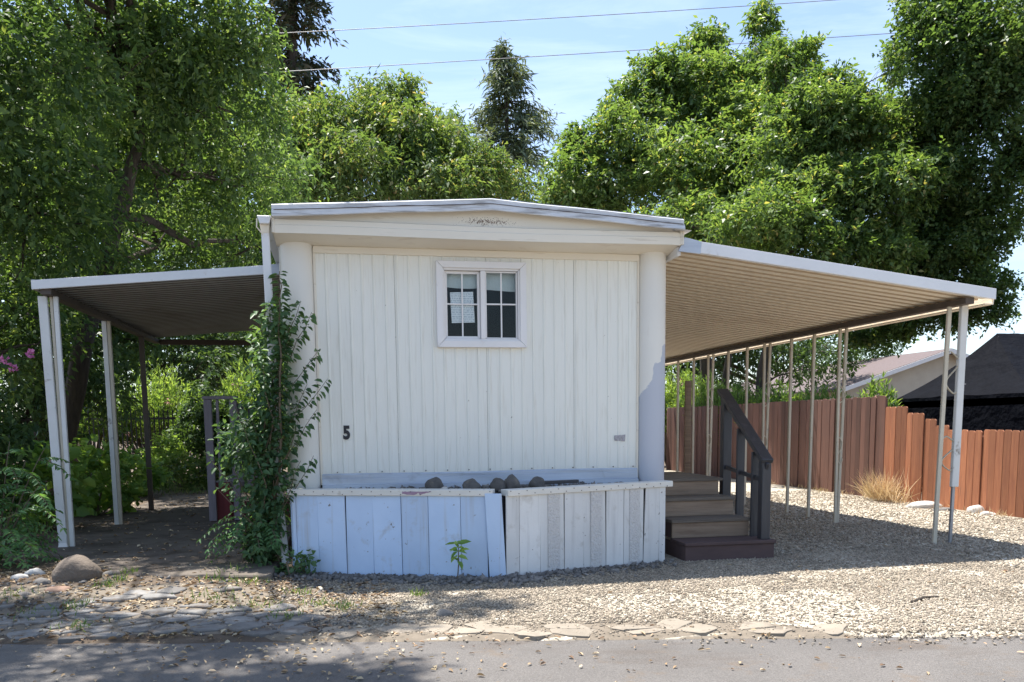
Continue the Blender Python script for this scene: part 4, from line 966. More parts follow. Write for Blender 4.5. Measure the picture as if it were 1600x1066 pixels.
# power lines
for i, (a, b, c, lb) in enumerate((((525, 47), (1300, 0), .25, 'upper thin power line crossing the sky'), ((365, 116), (1420, 50), .25, 'lower thin power line crossing the sky'))):
    p, q = at(*a, Y=27), at(*b, Y=27); d = q - p; p, q = p - d * .9, q + d * .9
    pts = [p.lerp(q, t) - Vector((0, 0, c * (math.sin(math.pi * t) - .8))) for t in np.linspace(0, 1, 30)]
    o = MB().tube(pts, .014, 6).build('power_line', M_wire); tag(o, lb, 'power line', 'power lines over the trees')

# iron fence at the back left
fi = empty('iron_fence', (-3.8, 13.9, 0), 'black iron picket fence at the back of the shaded drive', 'fence')
pk = MB().beam((0, 0, .05), (0, 0, 1.72), .028, .028, (0, 1, 0)).add([(-.02, -.02, 1.72), (.02, -.02, 1.72), (.02, .02, 1.72), (-.02, .02, 1.72), (0, 0, 1.83)], [(0, 1, 4), (1, 2, 4), (2, 3, 4), (3, 0, 4)]).build('picket', M_iron)
pk.parent = fi; pk.location = (-1.6, 0, 0)
for k in range(1, 34): copy_obj(pk, fi, (-1.6 + k * .105, 0, 0))
part('fence_rail', M_iron, fi, 0, box=(-5.45, -1.9, 13.88, 13.92, 1.55, 1.60)); part('fence_rail', M_iron, fi, 0, box=(-5.45, -1.9, 13.88, 13.92, .25, .30))

# ================================================================== TREES
# big ash on the left, leaning over the drive and the road
lobA = [lob(215, 120, 5.5, 1.5), lob(320, 60, 5.0, 1.1), lob(385, 60, 5.2, .62), lob(360, 175, 6, 1.2), lob(120, 60, 4.5, 1.5), lob(300, 275, 7, 1.35), lob(385, 290, 8, 1.25),
        lob(130, 250, 6.5, 1.5), lob(250, 390, 8.5, 1.2), lob(400, 385, 9.5, 1.2), ((-2.9, 3.2, 7.6), (1.9, 1.8, 1.2)), ((-1.0, 3.8, 8.1), (1.5, 1.6, 1.0)),
        ((.15, .4, 7.6), (.55, .5, .4)), ((-.75, .15, 7.9), (.7, .4, .4))]
tree('ash_tree', 'large dark-trunked ash tree leaning over the left awning', (-3.9, 6, 0), [(-3.3, 6, 2.6), (-2.65, 6, 4.5), (-2.35, 6, 5.5), (-2.1, 5.9, 7.2)], .17, lobA, L_ash, 6200, 10, .105, .046, 21, sub=5, droop=.3, twig=.34, gap=-.5, gf=1.5)
ash = [o for o in bpy.data.objects if o.name == 'ash_tree'][0]
over = [((-3.2, .3, 7.3), (1.1, 1.0, .5)), ((-1.9, -.2, 7.7), (1.0, .7, .45)), ((-3.6, -1.2, 7.6), (1.3, .9, .5)), ((-2.2, -1.35, 7.9), (1.1, .6, .45)), ((-1.2, -1.1, 8.1), (.9, .45, .4)), ((-4.6, -.2, 7.4), (1.1, 1.2, .5)), ((-1.0, .1, 7.9), (.7, .35, .35)), ((-.5, -1.9, 8.2), (.75, .4, .35))]
foliage('overhanging_crown', over, 3600, 9, .11, .04, L_ash, ash, 25, droop=.3, twig=.34, gap=-.25, gf=2.2)
r_ = np.random.default_rng(3); m = MB()
for c, R_ in over: m.tube(wob((-2.3, 5.6, 6.4), c, 6, .12, r_), [.05, .04, .03, .024, .018, .012, .006], 6)
m.build('overhanging_limbs', M_bark, ash, smooth=True)
lobB = [lob(40, 120, 3.2, 1.25), lob(50, 330, 4, 1.25), lob(-60, 250, 3, 1.4), lob(40, 480, 5, 1.15), lob(120, 410, 6, 1.1), lob(-30, 560, 4.5, 1.1), ((-4.6, 1.5, 6.0), (1.6, 1.6, 1.2))]
tree('ash_tree', 'shaded tree with drooping foliage at the left edge of the photo', (-5.0, 4.2, 0), [(-5, 4.2, 2), (-4.9, 4, 4), (-4.7, 3.8, 6.3)], .2, lobB, L_ash, 3600, 9, .11, .048, 31, droop=.35, twig=.45, gap=-.6, gf=1.4)
lobC = [lob(60, 130, 11, 2.0), lob(190, 170, 12, 2.0), lob(300, 150, 12.5, 1.7), lob(360, 260, 12.5, 1.6), lob(40, 260, 11, 2.0), lob(200, 300, 12, 1.9), lob(60, 560, 9, 1.7), lob(150, 480, 10, 1.7), lob(200, 470, 11.5, 1.3), lob(120, 330, 11, 2.0), lob(20, 420, 10, 1.9), lob(290, 350, 12, 1.6), lob(390, 400, 13, 1.2), lob(130, 620, 10.5, 1.2, .9), lob(30, 660, 8.5, 1.2, .9)]
tree('shade_tree', 'dense dark tree filling the shade behind the left awning', (-5.3, 10.2, 0), [(-5.2, 10.2, 2), (-5, 10.2, 4), (-4.8, 10.4, 6.2)], .24, lobC, L_dark2, 8200, 9, .15, .06, 41, droop=.5, twig=.5, gap=-.75, gf=1.1)
# bushy trees behind the house
lobD = [lob(470, 245, 17, 1.9), lob(560, 220, 17.5, 1.9), lob(640, 235, 17, 1.7), lob(540, 290, 16, 1.8), lob(590, 175, 18, 1.1, 1.3), lob(630, 170, 18, .7, 1.1), lob(440, 200, 18, 1.2), lob(660, 290, 16, 1.6)]
b = at(560, 660, Y=17); tree('bushy_tree', 'bushy green tree right behind the left half of the roof', (b.x, 17, 0), [(b.x, 17, 3), (b.x + .2, 17, 6), (b.x + .3, 17, 9)], .2, lobD, L_mid, 5600, 10, .165, .058, 51, droop=.55, twig=.5, gap=-.5, gf=1.0, shell=.5)
lobE = [lob(710, 265, 18, 1.3), lob(690, 225, 18.5, .9, 1.1), lob(760, 285, 18, 1.0), lob(815, 295, 18.5, .8), lob(725, 300, 17, 1.2), lob(705, 205, 18.5, .35, .8)]
b = at(730, 660, Y=18); tree('bushy_tree', 'lower yellow-tipped tree behind the roof peak', (b.x, 18, 0), [(b.x, 18, 3), (b.x, 18, 6), (b.x, 18, 8.6)], .14, lobE, L_mid, 2300, 10, .14, .05, 61, droop=.5, twig=.45, gap=-.5, gf=1.0)
# big trees on the right
def sc_(L, k): return [(c, tuple(q * k for q in R_)) for c, R_ in L]
lobF = sc_([lob(930, 290, 15, 1.9), lob(1000, 230, 15, 2.1), lob(1090, 160, 15.5, 2.2), lob(1080, 300, 14, 2.4), lob(1180, 230, 14, 2.3), lob(1200, 130, 15.5, 1.7), lob(1190, 55, 16, .55, 1.5), lob(1100, 80, 16, .9, .9),
        lob(1170, 350, 13.5, 2.0), lob(900, 235, 15.5, .5, 1.0), lob(980, 160, 15.5, .9, .9), lob(890, 310, 15.5, .9), lob(1140, 140, 15.5, 1.2), lob(1040, 130, 15.5, 1.2)], .86)
tree('leafy_tree', 'tall dense leafy tree above the right carport, left of the pair', (11.0, 15.9, 0), [(11.0, 15.9, 3), (10.6, 15.7, 6), (10.4, 15.5, 9)], .23, lobF, L_right, 10500, 10, .15, .062, 71, droop=.35, twig=.36, gap=-.6, gf=.9, clump=.5)
lobG = sc_([lob(1270, 190, 11, 2.0), lob(1330, 220, 10.5, 2.1), lob(1300, 320, 9.8, 2.0), lob(1390, 300, 9.5, 1.8), lob(1250, 385, 9.5, 1.6, 1.2), lob(1350, 395, 9.5, 1.7, 1.1), lob(1440, 210, 10.5, 1.6), lob(1380, 190, 11, 1.2, 1.0), lob(1290, 155, 11, 1.2, 1.0),
        lob(1220, 110, 12, .6, 1.3), lob(1400, 105, 12, .5, .9), lob(1260, 90, 11.5, .35, .7), lob(1230, 260, 11, 1.8), lob(1400, 230, 11, 1.7), lob(1330, 190, 11.5, 1.3), lob(1460, 330, 10.5, 1.4)], .73) + [((9.5, 9.5, 5.6), (1.2, 1.3, .8)), ((8.9, 12, 6), (1.3, 1.4, .9))]
tree('leafy_tree', 'tall dense leafy tree behind the middle of the right carport', (10.55, 11.6, 0), [(10.6, 11.6, 2.5), (10.9, 11.2, 4.5), (11.2, 11, 7.2)], .17, lobG, L_right, 10500, 10, .125, .056, 81, droop=.35, twig=.32, gap=-.5, gf=1.2, clump=.5)
lobH = [lob(1500, 60, 9, 1.4), lob(1570, 130, 8.5, 1.5), lob(1480, 170, 9.5, 1.2), lob(1620, 40, 8, 1.6), lob(1460, 20, 9.5, .9), lob(1535, 445, 9.5, .8, .55), lob(1545, 350, 9.2, 1.0), lob(1420, 495, 10.5, .8, .45), lob(1410, 380, 10.5, 1.1), lob(1485, 505, 10, .7, .4), lob(1550, 485, 9.5, .55, .45), lob(1400, 520, 11, .6, .35), lob(1350, 530, 12, .6, .35), lob(1540, 260, 9, 1.25), lob(1470, 300, 10, 1.1), lob(1500, 395, 9.5, 1.05, .8), lob(1440, 430, 10.5, 1.1, .7), lob(1630, 240, 8.3, .9), lob(1380, 470, 11, .9, .5), lob(1500, 480, 10, .7, .45), lob(1300, 490, 12, .9, .5)]
tree('leafy_tree', 'dark round-leaved tree overhanging the right corner of the carport', (18.2, 11.5, 0), [(18.1, 11.4, 3), (17.8, 11, 5.5), (17.4, 10.6, 8)], .24, lobH, L_mid2, 12500, 9, .10, .066, 91, droop=.3, twig=.36, gap=-.62, gf=1.3, sub=5, clump=.5, limbs=5)
lobI = [lob(1080, 470, 22, 2.2), lob(1180, 500, 22, 2.2), lob(1130, 560, 21, 1.4), lob(1240, 555, 23, 1.4), lob(1290, 545, 26, 1.6), lob(1060, 540, 22, 1.6), lob(1370, 530, 30, 1.4)]
tree('shade_tree', 'dark tree mass seen between the carport posts', (13.0, 22, 0), [(12.8, 22, 3), (12.3, 22, 5)], .24, lobI, L_dark, 2800, 8, .2, .08, 95, gap=-.9, gf=.8, clump=0)
lobJ = [lob(215, 575, 24, 1.7), lob(285, 560, 24, 1.7), lob(250, 500, 25, 2.2), lob(350, 520, 25, 2.0), lob(430, 560, 25, 1.9), lob(330, 590, 23, 1.3), lob(160, 540, 24, 1.8)]
tree('shade_tree', 'dark tree beyond the iron fence under the far end of the left awning', (-6.2, 25, 0), [(-6.1, 25, 2), (-6, 25, 4)], .25, lobJ, L_dark, 2600, 8, .2, .08, 97, gap=-.9, gf=.8, clump=0)
b = at(1131, 640, Y=14.6); o = trunk_mesh((b.x, 14.6, 0), [(b.x + .05, 14.6, 2.5), (b.x + .3, 14.6, 5)], .16, [], 5).build('tree_trunk', M_bark, smooth=True); tag(o, 'dark bare trunk behind the fence just left of the handrail top', 'tree trunk')

def conifer(name, label, base, h, rad_, n_whorl, leaf, seed, r0=.3, start=.12, droop=.35, L=.5, W=.13, per=26, taper=.8, dens=1.0):
    e = empty(name, base, label, 'conifer'); r = np.random.default_rng(seed); m_ = MB(); base = Vector(base)
    m_.tube([base, base + Vector((.1, 0, h * .4)), base + Vector((0, .1, h * .75)), base + Vector((0, 0, h))], [r0, r0 * .72, r0 * .35, .02], 9)
    P, D = [], []
    for i in range(n_whorl):
        t = start + (1 - start) * (i / n_whorl); z = h * t
        R_ = rad_ * (1 - t) ** taper * r.uniform(.7, 1.15) + .25
        for k in range(int(r.integers(3, 6))):
            a = r.uniform(0, 6.28); ln = R_ * r.uniform(.65, 1.15)
            d = Vector((math.cos(a), math.sin(a), r.uniform(-.12, .25)))
            p0 = base + Vector((0, 0, z)); pts = [p0 + d * ln * s + Vector((0, 0, -droop * ln * s * s + .18 * ln * max(0, s - .7))) for s in (0, .25, .5, .75, 1)]
            m_.tube(pts, [.045 * (1 - t * .6), .035, .025, .015, .006], 5)
            nn_ = int(per * dens * (ln / rad_ + .35)); s = r.uniform(.18, 1.02, nn_)
            q = np.array([np.array(p0 + d * ln * u + Vector((0, 0, -droop * ln * u * u + .18 * ln * max(0, u - .7)))) for u in s])
            side = np.cross(np.array(d), [0, 0, 1]); sgn = r.choice([-1, 1], nn_)[:, None]
            dd = np.array(d)[None] * .55 + side[None] * sgn * r.uniform(.2, 1, (nn_, 1)) + np.stack([r.normal(size=nn_) * .25, r.normal(size=nn_) * .25, -r.uniform(.1, .9, nn_)], 1)
            for j in range(3):
                P.append(q + r.normal(size=q.shape) * .16); D.append(dd + r.normal(size=dd.shape) * .35)
    m_.build('trunk', M_bark, e, smooth=True)
    P, D = np.concatenate(P), np.concatenate(D); n = len(P)
    leaves('crown', P, D, unit(r.normal(size=(n, 3)) * .6 + [0, 0, 1]), L * r.uniform(.5, 1.25, n), W * r.uniform(.6, 1.3, n), leaf, e)
    return e
b = at(797, 640, Y=35); conifer('conifer_tree', 'tall solitary conifer rising behind the roof peak', (b.x, 35, 0), 19.7, 6.9, 46, L_con, 5, .34, .2, .42, .46, .085, 52, .72)
b = at(478, 640, Y=33); conifer('redwood_tree', 'very tall dark redwood cut off by the top of the photo', (b.x, 33, 0), 27, 2.7, 62, L_red, 9, .42, .3, .45, .42, .11, 22, .35)
b = at(375, 640, Y=30); conifer('conifer_tree', 'pale-tipped conifer seen below the far edge of the left awning', (b.x, 30, 0), 9, 3.6, 30, L_con, 15, .25, .1, .45, .5, .12, 26, .7)

# ================================================================== HEDGES, SHRUBS
def oleander(label, base, r_, h, n, seed, flowers=0, leaf=L_ole, group=None):
    e = empty('oleander_shrub', base, label, 'shrub', group); r = np.random.default_rng(seed); bx, by, bz = base; m_ = MB(); P, D = [], []
    for i in range(n):
        a, q = r.uniform(0, 6.28), r.random() ** .5 * r_
        tip = Vector((bx + math.cos(a) * q, by + math.sin(a) * q, bz + h * (1 - .35 * (q / r_) ** 2) * r.uniform(.6, 1.05)))
        root = Vector((bx + math.cos(a) * q * .25, by + math.sin(a) * q * .25, bz)); mid = root.lerp(tip, .55) + Vector((0, 0, .1))
        if i % 3 == 0: m_.tube([root, mid, tip], [.014, .01, .005], 4)
        dv = np.array((tip - mid).normalized()); k = 20
        s = r.uniform(.1, 1, k)[:, None]; P.append(np.array(mid) + (np.array(tip - mid)) * s); D.append(dv * .8 + r.normal(size=(k, 3)) * .55 + [0, 0, .25])
    m_.build('stems', M_stem, e)
    P, D = np.concatenate(P), np.concatenate(D); k = len(P)
    leaves('foliage', P, D, unit(r.normal(size=(k, 3)) * .6 + [0, 0, 1]), .15 * r.uniform(.7, 1.2, k), .03 * r.uniform(.8, 1.3, k), leaf, e)
    if flowers:
        c = r.normal(size=(flowers, 3)); c[:, 2] = np.abs(c[:, 2]); c = unit(c) * np.array([r_, r_, h * .95]) * r.uniform(.8, 1, (flowers, 1)) + np.array(base)
        P = np.repeat(c, 16, 0) + r.normal(size=(flowers * 16, 3)) * .05; k = len(P)
        leaves('flowers', P, r.normal(size=(k, 3)), r.normal(size=(k, 3)), .045, .04, L_pink, e)
    return e
xs_l = [16.6, 14.9, 13.3, 11.8, 10.2, 8.6, 6.6]
for i, y in enumerate(xs_l):
    oleander(['tallest oleander with red bloom at the far corner of the fence', 'oleander behind the fence next to the leftmost bare trunk', 'oleander behind the fence between the two bare trunks',
              'oleander behind the fence at the black handrail top', 'oleander behind the fence below the distant roof', 'oleander behind the fence left of the stepped planks',
              'oleander with pink blooms between distant house and black tent'][i], (10.35 + .1 * (i % 2), y, 0), .95 if i < 6 else .5, [3.1, 2.7, 2.35, 2.35, 2.2, 2.05, 2.1][i], 420, 200 + i, 9 if i in (0, 6) else 0)
oleander('sunlit oleander with pale blooms behind the black iron fence', (-4.1, 15.2, 0), 1.3, 3.0, 420, 301, 8)
oleander('sunlit oleander left of the second awning post', (-5.9, 15.0, 0), 1.2, 2.7, 380, 302, 3)
oleander('sunlit oleander with pink blooms just left of the vine', (-1.6, 14.6, 0), 1.15, 3.15, 420, 303, 12)
e = empty('ivy_bush', (-2.6, 12.6, 0), 'dark ivy-covered bush at the right end of the iron fence', 'shrub')
foliage('foliage', [((-2.6, 12.6, 1.2), (.75, .7, 1.45)), ((-2.1, 12.8, .9), (.7, .6, 1.0))], 900, 8, .1, .075, L_dark, e, 311, twig=.25, gap=-2); MB().tube([(-2.6, 12.6, 0), (-2.55, 12.6, 1.6)], .06, 7).build('stem', M_stem, e)
def bush(name, label, c, R_, n, L, W, leaf, seed, per=7, droop=.2, twig=.25, cat='shrub', hexa=True):
    e = empty(name, (c[0], c[1], ground_z(c[0], c[1])), label, cat); z0 = ground_z(c[0], c[1])
    foliage('foliage', [((c[0], c[1], z0 + R_[2] * .95), R_)], n, per, L, W, leaf, e, seed, droop=droop, twig=twig, gap=-.9, gf=3, hexa=hexa)
    r = np.random.default_rng(seed); m_ = MB()
    for k in range(6):
        t = Vector((c[0], c[1], z0 + R_[2])) + Vector(unit(r.normal(size=3)) * np.array(R_) * .8); m_.tube(wob((c[0] + r.normal() * .05, c[1] + r.normal() * .05, z0 - .02), t, 3, .03, r), [.014, .011, .008, .004], 5)
    m_.build('stems', M_stem, e); return e
bush('broadleaf_shrub', 'bright sunlit shrub behind the front left awning post', (-3.0, 5.2, 0), (.55, .5, .55), 130, .13, .10, L_bright, 321)
bush('broadleaf_shrub', 'light green large-leaved shrub left of the front awning post', (-3.2, 3.3, 0), (.45, .4, .6), 90, .15, .12, L_bright, 322)
bush('broadleaf_shrub', 'low bright shrub between the first and second awning posts', (-3.5, 8.6, 0), (.8, .6, .45), 190, .11, .08, L_bright, 323)
bush('broadleaf_shrub', 'pale rounded shrub in front of the iron fence', (-3.3, 11.8, 0), (.55, .5, .55), 180, .09, .06, L_ole, 324)
bush('broadleaf_shrub', 'dark low shrub in the shade beside the rear awning post', (-2.6, 10.2, 0), (.9, .5, .35), 170, .1, .07, L_weed, 325)
bush('broadleaf_shrub', 'dim shrub behind the vine at the back of the drive', (-1.3, 10.4, 0), (.7, .5, .5), 170, .1, .07, L_weed, 326)
bush('broadleaf_shrub', 'dark undergrowth shrub at the left edge behind the pinnate bush', (-4.2, 4.3, 0), (.8, .7, .7), 220, .11, .08, L_dark, 327)
# pink blooms on a dark bush at the left edge
e = bush('flowering_shrub', 'dark shrub with magenta blooms at the left edge', (-3.35, 2.2, 0), (.4, .45, 1.05), 260, .085, .06, L_dark, 331)
r_ = np.random.default_rng(5); P = np.concatenate([np.array(at(*px, Y=1.75))[None] + r_.normal(size=(16, 3)) * .024 for px in ((8, 562), (20, 574), (46, 552))])
leaves('flowers', P, r_.normal(size=P.shape), r_.normal(size=P.shape), .045, .04, L_magenta, e)

def pinnate(name, label, base, stems, leaf, seed, pairs=8, L=.075, W=.026, cat='shrub'):
    """shrub of arching compound leaves; stems = (tip, frond length, n fronds)"""
    e = empty(name, base, label, cat); r = np.random.default_rng(seed); m_ = MB(); P, D, Nn, S = [], [], [], []
    for tip, fl, nf in stems:
        b0, tp = Vector(base), Vector(tip); mid = b0.lerp(tp, .5) + Vector((0, 0, .12 * (tp - b0).length)); pts = [b0.lerp(mid, t).lerp(mid.lerp(tp, t), t) for t in np.linspace(0, 1, 8)]
        m_.tube(pts, [.011 - .008 * i / 7 for i in range(8)], 5)
        for k in range(nf):
            t = r.uniform(.3, 1); o_ = pts[int(t * 7)]; a = r.uniform(0, 6.28)
            fd = Vector((math.cos(a), math.sin(a) * .8 - .35, r.uniform(.0, .5))).normalized(); q = fl * r.uniform(.7, 1.15); prev = o_; ctr = []
            for s in np.linspace(.12, 1, pairs): ctr.append(o_ + fd * q * s + Vector((0, 0, -.55 * q * s * s)))
            m_.tube([o_] + ctr[::3] + [ctr[-1]], .0025, 4)
            for j, c in enumerate(ctr):
                ax = (c - (ctr[j - 1] if j else o_)).normalized(); sd = ax.cross(Vector((0, 0, 1)))
                if sd.length < .1: sd = Vector((1, 0, 0))
                sd.normalize(); up = sd.cross(ax); z = 1 - .45 * abs(j / (pairs - 1) - .45)
                for sg in (-1, 1):
                    P.append(c); D.append(sd * sg + ax * .45 - Vector((0, 0, .25))); Nn.append(up); S.append(z)
            P.append(ctr[-1]); D.append(ax); Nn.append(up); S.append(.8)
    m_.build('stems', M_stem, e)
    P, D, Nn, S = map(np.array, (P, D, Nn, S)); S = S * r.uniform(.8, 1.15, len(S))
    leaves('foliage', P, D + r.normal(size=D.shape) * .12, Nn + r.normal(size=D.shape) * .2, L * S, W * S, leaf, e, hexa=True); return e
g0 = ground_z(-2.75, .9)
pinnate('pinnate_shrub', 'pinnate-leaved shrub spreading in from the left edge beside the boulder', (-2.75, .75, g0), [(at(x, y, Y=Y_), .42, nf) for x, y, Y_, nf in ((40, 720, .9, 8), (15, 690, 1.0, 8), (60, 760, .5, 9), (20, 800, .3, 10), (45, 840, .1, 9), (-20, 760, .5, 8), (10, 870, -.1, 7), (-30, 850, 0, 8), (70, 700, 1.0, 5))], L_fern, 401, 9, .085, .034)
pinnate('pinnate_sapling', 'bright fern-like sapling at the foot of the vine', (-.36, .02, .1), [(at(x, y, Y=Y_), .40, nf) for x, y, Y_, nf in ((398, 765, -.1, 8), (420, 800, -.15, 7), (378, 800, -.1, 7), (400, 830, -.2, 6), (385, 770, .0, 5))], L_fern, 402, 9, .075, .026)

# climbing vine at the left corner
vi = empty('climbing_vine', (-.25, -.05, .1), 'dark green climbing vine covering the left corner of the house', 'vine')
r_ = np.random.default_rng(77); m = MB(); P, D, Nn, S = [], [], [], []
def shoot(pts, dens, L, rad0=.012, flat=.0):
    pts = [Vector(p) for p in pts]; fine = []
    for i in range(len(pts) - 1):
        for t in np.linspace(0, 1, 6)[:-1]:
            a, b_ = pts[i], pts[i + 1]; fine.append(a.lerp(b_, t) + Vector(r_.normal(size=3)) * .008)
    fine.append(pts[-1]); n = len(fine); m.tube(fine, [rad0 * (1 - .8 * i / (n - 1)) for i in range(n)], 5)
    ln = sum((fine[i + 1] - fine[i]).length for i in range(n - 1)); k = max(3, int(ln * dens)); sg = 1
    for j in range(k):
        t = (j + r_.random() * .6) / k * (n - 1); i = min(int(t), n - 2); p = fine[i].lerp(fine[i + 1], t - i); ax = (fine[i + 1] - fine[i]).normalized()
        a = r_.uniform(0, 6.28); sd = (Vector((math.cos(a), math.sin(a) - .35, 0)) - ax * ax.dot(Vector((math.cos(a), math.sin(a) - .35, 0)))).normalized()
        if flat: sd = (sd * .5 + Vector((sg, -.25, 0))).normalized(); sg = -sg
        P.append(p + sd * .012); D.append(sd + ax * .25 + Vector((0, 0, -.2 - .5 * r_.random()))); Nn.append(Vector((0, -.35, 1)) + Vector(r_.normal(size=3)) * .35); S.append(L * r_.uniform(.7, 1.2))
V = lambda x, y, Y_: at(x, y, Y=Y_)
B0 = Vector((-.2, .0, .1))
shoot([B0, V(440, 700, -.3), V(437, 560, -.33), V(438, 480, -.33), V(437, 424, -.32)], 34, .085, .016, 1)
for x, y in ((470, 470), (487, 488), (500, 545), (512, 592), (495, 640), (490, 712), (470, 720), (480, 600), (400, 485), (392, 512), (405, 545), (380, 600), (372, 650), (345, 700), (318, 705), (350, 740), (335, 760), (420, 470), (455, 520), (430, 640), (360, 620), (410, 700), (395, 660), (445, 600), (425, 560), (465, 660)):
    s0 = B0 + Vector((r_.uniform(-.25, .12), r_.uniform(-.12, .25), 0)); yy = -.34 if x > 440 else r_.uniform(-.45, .15)
    e_ = V(x, y, yy); mid = V(430 + r_.uniform(-18, 12) - (20 if x < 380 else 0), min(830, y + 110), yy + .1)
    shoot([s0, mid, e_], 42, .075, .009)
# dense inner mass
lobV = [(tuple(V(425, 560, -.05)), (.17, .2, .35)), (tuple(V(425, 640, -.02)), (.22, .22, .4)), (tuple(V(405, 700, 0)), (.25, .24, .32)), (tuple(V(425, 760, -.05)), (.2, .2, .35)), (tuple(V(380, 690, .05)), (.22, .2, .25)), (tuple(V(438, 505, -.12)), (.1, .12, .2)), (tuple(V(405, 840, -.1)), (.2, .15, .2))]
lobV = [(tuple(np.array(c) + [0, -.12, 0]), tuple(np.array(q) * 1.12)) for c, q in lobV]
p, u = crown_points(lobV, 1700, 78, .3, -2, 3, clump=0)
for a, b_ in zip(p, u):
    P.append(Vector(a)); D.append(Vector(b_) * .6 + Vector(r_.normal(size=3)) * .6 + Vector((0, -.3, -.35))); Nn.append(Vector((0, -.4, 1)) + Vector(r_.normal(size=3)) * .4); S.append(.068 * r_.uniform(.7, 1.25))
m.build('stems', M_stem, vi)
P, D, Nn, S = (np.array([tuple(q) for q in a]) if a is not S else np.array(a) for a in (P, D, Nn, S))
leaves('foliage', P, D, Nn, S, S * .58, L_vine, vi, hexa=True, fold=.2, curl=.2)
e = bush('ground_ivy', 'low ivy patch creeping at the left foot of the skirting', (.07, -.42, 0), (.17, .12, .10), 46, .05, .04, L_vine, 341, per=4, twig=.1, cat='ivy')
# small sapling in front of the skirting
sp_ = empty('sapling', (1.42, -.93, 0), 'tiny green sapling growing in front of the white skirting', 'sapling'); b0 = Vector((1.43, -.95, ground_z(1.43, -.95))); tp = Vector((1.44, -.97, .34))
MB().tube([b0, b0.lerp(tp, .5) + Vector((.008, 0, 0)), tp], [.006, .005, .003], 6).build('stem', M_stem, sp_)
r_ = np.random.default_rng(12); pp, dd = [], []
for t, k in ((.55, 2), (.68, 3), (.8, 4), (.9, 4), (1.0, 4)):
    for q in range(k):
        a = 6.28 * q / k + t * 9; pp.append(tuple(b0.lerp(tp, t))); dd.append((math.cos(a), math.sin(a) * .8 - .15, r_.uniform(-.35, .45) + (t - .7)))
pp, dd = np.array(pp), np.array(dd)
leaves('foliage', pp, dd, np.array([[0, -.5, 1]] * len(pp)) + r_.normal(size=pp.shape) * .3, .105 * r_.uniform(.6, 1.3, len(pp)), .045 * r_.uniform(.8, 1.2, len(pp)), L_bright, sp_, hexa=True, curl=.25)

# ================================================================== ROCKS, LITTER, WEEDS
gz = ground_z
def R3(px, size, seed, mat_, label, z=.03, rz=0, amp=.25):
    p = at(*px, Z=.06 if px[0] < 600 else 0.0); rock('rock' if size[0] < .18 else 'boulder', (p.x, p.y + size[1] * .6, gz(p.x, p.y) - z), size, seed, mat_, label, 'rock' if size[0] < .18 else 'boulder', rz=rz, amp=amp, sub=4 if size[0] > .2 else 3)
R3((114, 914), (.19, .16, .155), 2, M_boulder, 'large brown boulder at the corner of the concrete drive', .04, .2, .18)
R3((28, 912), (.07, .06, .05), 3, M_white_rock, 'pale rock left of the boulder, nearest the left edge'); R3((53, 905), (.085, .06, .055), 4, M_white_rock, 'flat white rock just left of the boulder')
R3((66, 920), (.065, .055, .055), 5, M_rock, 'dark rounded rock touching the left of the boulder'); R3((88, 930), (.11, .08, .045), 6, M_red_rock, 'flat reddish rock in front of the boulder')
R3((174, 905), (.085, .06, .045), 7, M_stone, 'grey rock right of the boulder on the drive edge'); R3((36, 935), (.06, .05, .04), 8, M_rock, 'small dark rock in the litter at the left')
R3((1452, 795), (.30, .16, .10), 9, M_white_rock, 'pale flat boulder at the foot of the red fence', .05); R3((1530, 803), (.13, .11, .09), 12, M_white_rock, 'round white rock by the fence, right of the post'); R3((1548, 806), (.12, .09, .05), 13, M_white_rock, 'low pale rock beside the round white rock'); R3((1478, 799), (.16, .1, .05), 14, M_stone, 'low grey rock beside the pale flat boulder')
p = at(695, 964, Z=0); rock('stone', (p.x, p.y, gz(p.x, p.y) - .01), (.065, .05, .035), 15, M_stone, 'flat grey stone lying at the edge of the road strip', 'stone')
a, b = at(1423, 941, Z=.02), at(1467, 932, Z=.02); tag(MB().tube([a, a.lerp(b, .5) + Vector((0, .015, .012)), b], [.008, .010, .006], 6).build('stick', M_bark), 'short brown stick lying on the gravel at the right', 'stick')
a, b = at(575, 965, Z=.02), at(545, 958, Z=.02)

def litter(name, label, n, region, size, seed):
    r = np.random.default_rng(seed); A = []
    while len(A) < n:
        q = region(r)
        if q is not None: A.append(q)
    A = np.array(A); Z = np.array([max(gz(x, y), .006 if y < yroad(x) else -1, .112 if (-2.7 < x < -.15 and y > .3) else -1) for x, y in A]) + .008
    P = np.column_stack([A, Z]); k = len(P); D = np.column_stack([r.normal(size=(k, 2)), r.normal(size=k) * .12]); s = size * r.uniform(.4, 1.4, k)
    return tag(leaves(name, P, D, unit(np.column_stack([r.normal(size=(k, 2)) * .35, np.ones(k)])), s, s * r.uniform(.3, .6, k), M_litter, None, True, .3, .1), label, 'leaf litter', kind='stuff')
def reg_left(r):
    x, y = r.uniform(-3.4, .9), r.uniform(-2.5, .4)
    s = y - yroad(x)
    if s < .0 or (x > -.1 and y > skirt_y(x)): return None
    return (x, y) if r.random() < (.9 if noise.noise(Vector((x * 1.3, y * 1.3, 8))) > -.1 else .25) else None
litter('leaf_litter', 'dry brown leaves strewn over the stone apron on the left', 3800, reg_left, .045, 1)
def reg_drive(r):
    x, y = r.uniform(-3.6, -.1), r.uniform(-.6, 9); return (x, y)
litter('leaf_litter', 'dry leaves scattered on the shaded concrete drive', 900, reg_drive, .05, 2)
def reg_road(r):
    x = r.uniform(-2.6, 4.8) if r.random() < .45 else r.normal() * .8 + .1; y = yroad(x) - abs(r.normal()) * .8 + .1; return (x, y)
litter('leaf_litter', 'dry leaves and twigs scattered along the edge of the road', 620, reg_road, .036, 3)
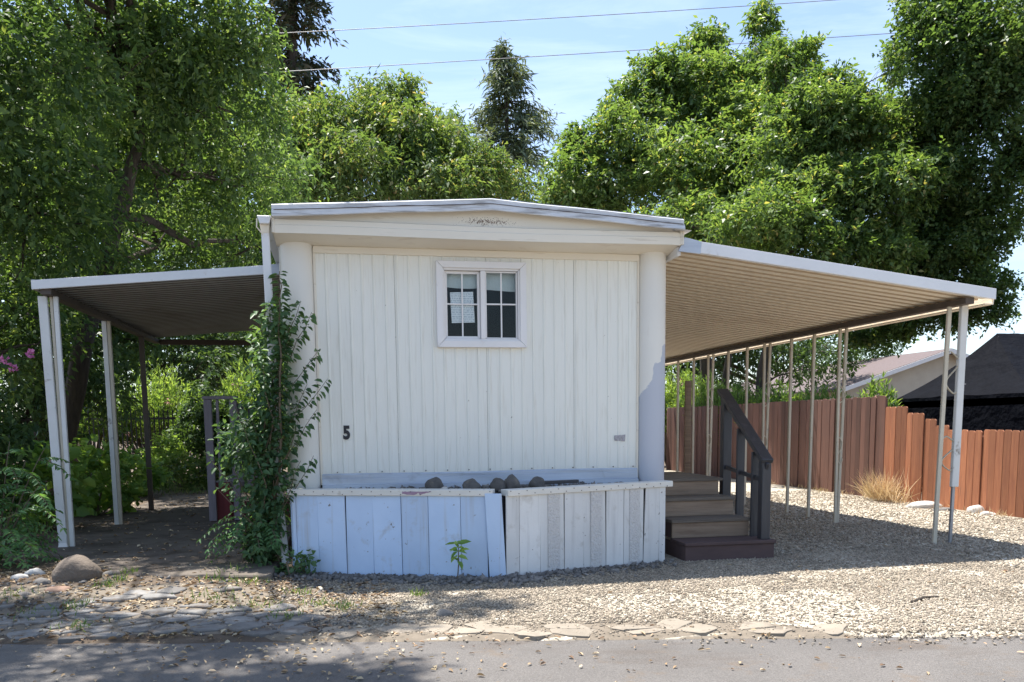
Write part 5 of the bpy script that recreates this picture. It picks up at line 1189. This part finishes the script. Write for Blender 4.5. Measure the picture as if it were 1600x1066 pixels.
def reg_grav(r):
    x, y = r.uniform(.3, 9.2), r.uniform(-3.3, 6)
    if y < yroad(x) + .1 or not free(x, y): return None
    return (x, y) if (r.random() < .35 or y > 2) else None
litter('leaf_litter', 'sparse dry leaves scattered on the gravel yard', 620, reg_grav, .04, 4)
def blades(name, label, spots, n, h, seed, mat_=L_weed, w=.008, lean=.5):
    r = np.random.default_rng(seed); P, D, Ls = [], [], []
    for x, y, rad_ in spots:
        q = r.normal(size=(n, 2)) * rad_; z = np.array([gz(x + a, y + b_) for a, b_ in q]); P.append(np.column_stack([x + q[:, 0], y + q[:, 1], z])); D.append(np.column_stack([r.normal(size=(n, 2)) * lean, np.ones(n)])); Ls.append(h * r.uniform(.4, 1.2, n))
    P, D, Ls = np.concatenate(P), np.concatenate(D), np.concatenate(Ls)
    return tag(leaves(name, P, D, r.normal(size=P.shape), Ls, w, mat_, None, False, .1, .3), label, 'grass', kind='stuff')
sp_l = [(at(x, y, Z=.05).x, at(x, y, Z=.05).y, rr_) for x, y, rr_ in ((165, 925, .05), (185, 918, .05), (120, 950, .06), (345, 915, .08), (375, 900, .07), (395, 915, .07), (330, 940, .1), (400, 945, .1), (120, 975, .07), (60, 960, .1), (20, 940, .1), (500, 940, .06), (470, 925, .06), (410, 890, .06), (655, 925, .03), (540, 945, .05), (200, 905, .05), (440, 960, .08))]
blades('weeds', 'green weeds sprouting between the stones of the apron', sp_l, 46, .075, 11)
sp_b = [(random.uniform(-4.8, -.3), random.uniform(8.8, 13.5), .25) for _ in range(60)]
blades('grass', 'rough grass patch behind the concrete drive', sp_b, 60, .16, 12, L_weed, .012)
dg = [(9.2 + random.uniform(-.12, .1), 4.5 + random.gauss(0, .28), .07) for _ in range(9)]
e = blades('dry_grass_clump', 'dry straw-coloured grass clump against the red fence', dg, 60, .52, 13, M_straw, .012, .55)
del e['kind']; e['category'] = 'dry grass'
blades('dry_grass', 'sparse dry grass along the foot of the fence', [(9.3 + random.uniform(-.1, .05), random.uniform(2, 9), .1) for _ in range(22)], 16, .12, 14, M_straw, .008)

for o in bpy.data.objects:
    if o.parent is not None and o.name.split('.')[0] in ('rivets', 'nail_heads', 'flowers'): o['kind'] = 'stuff'
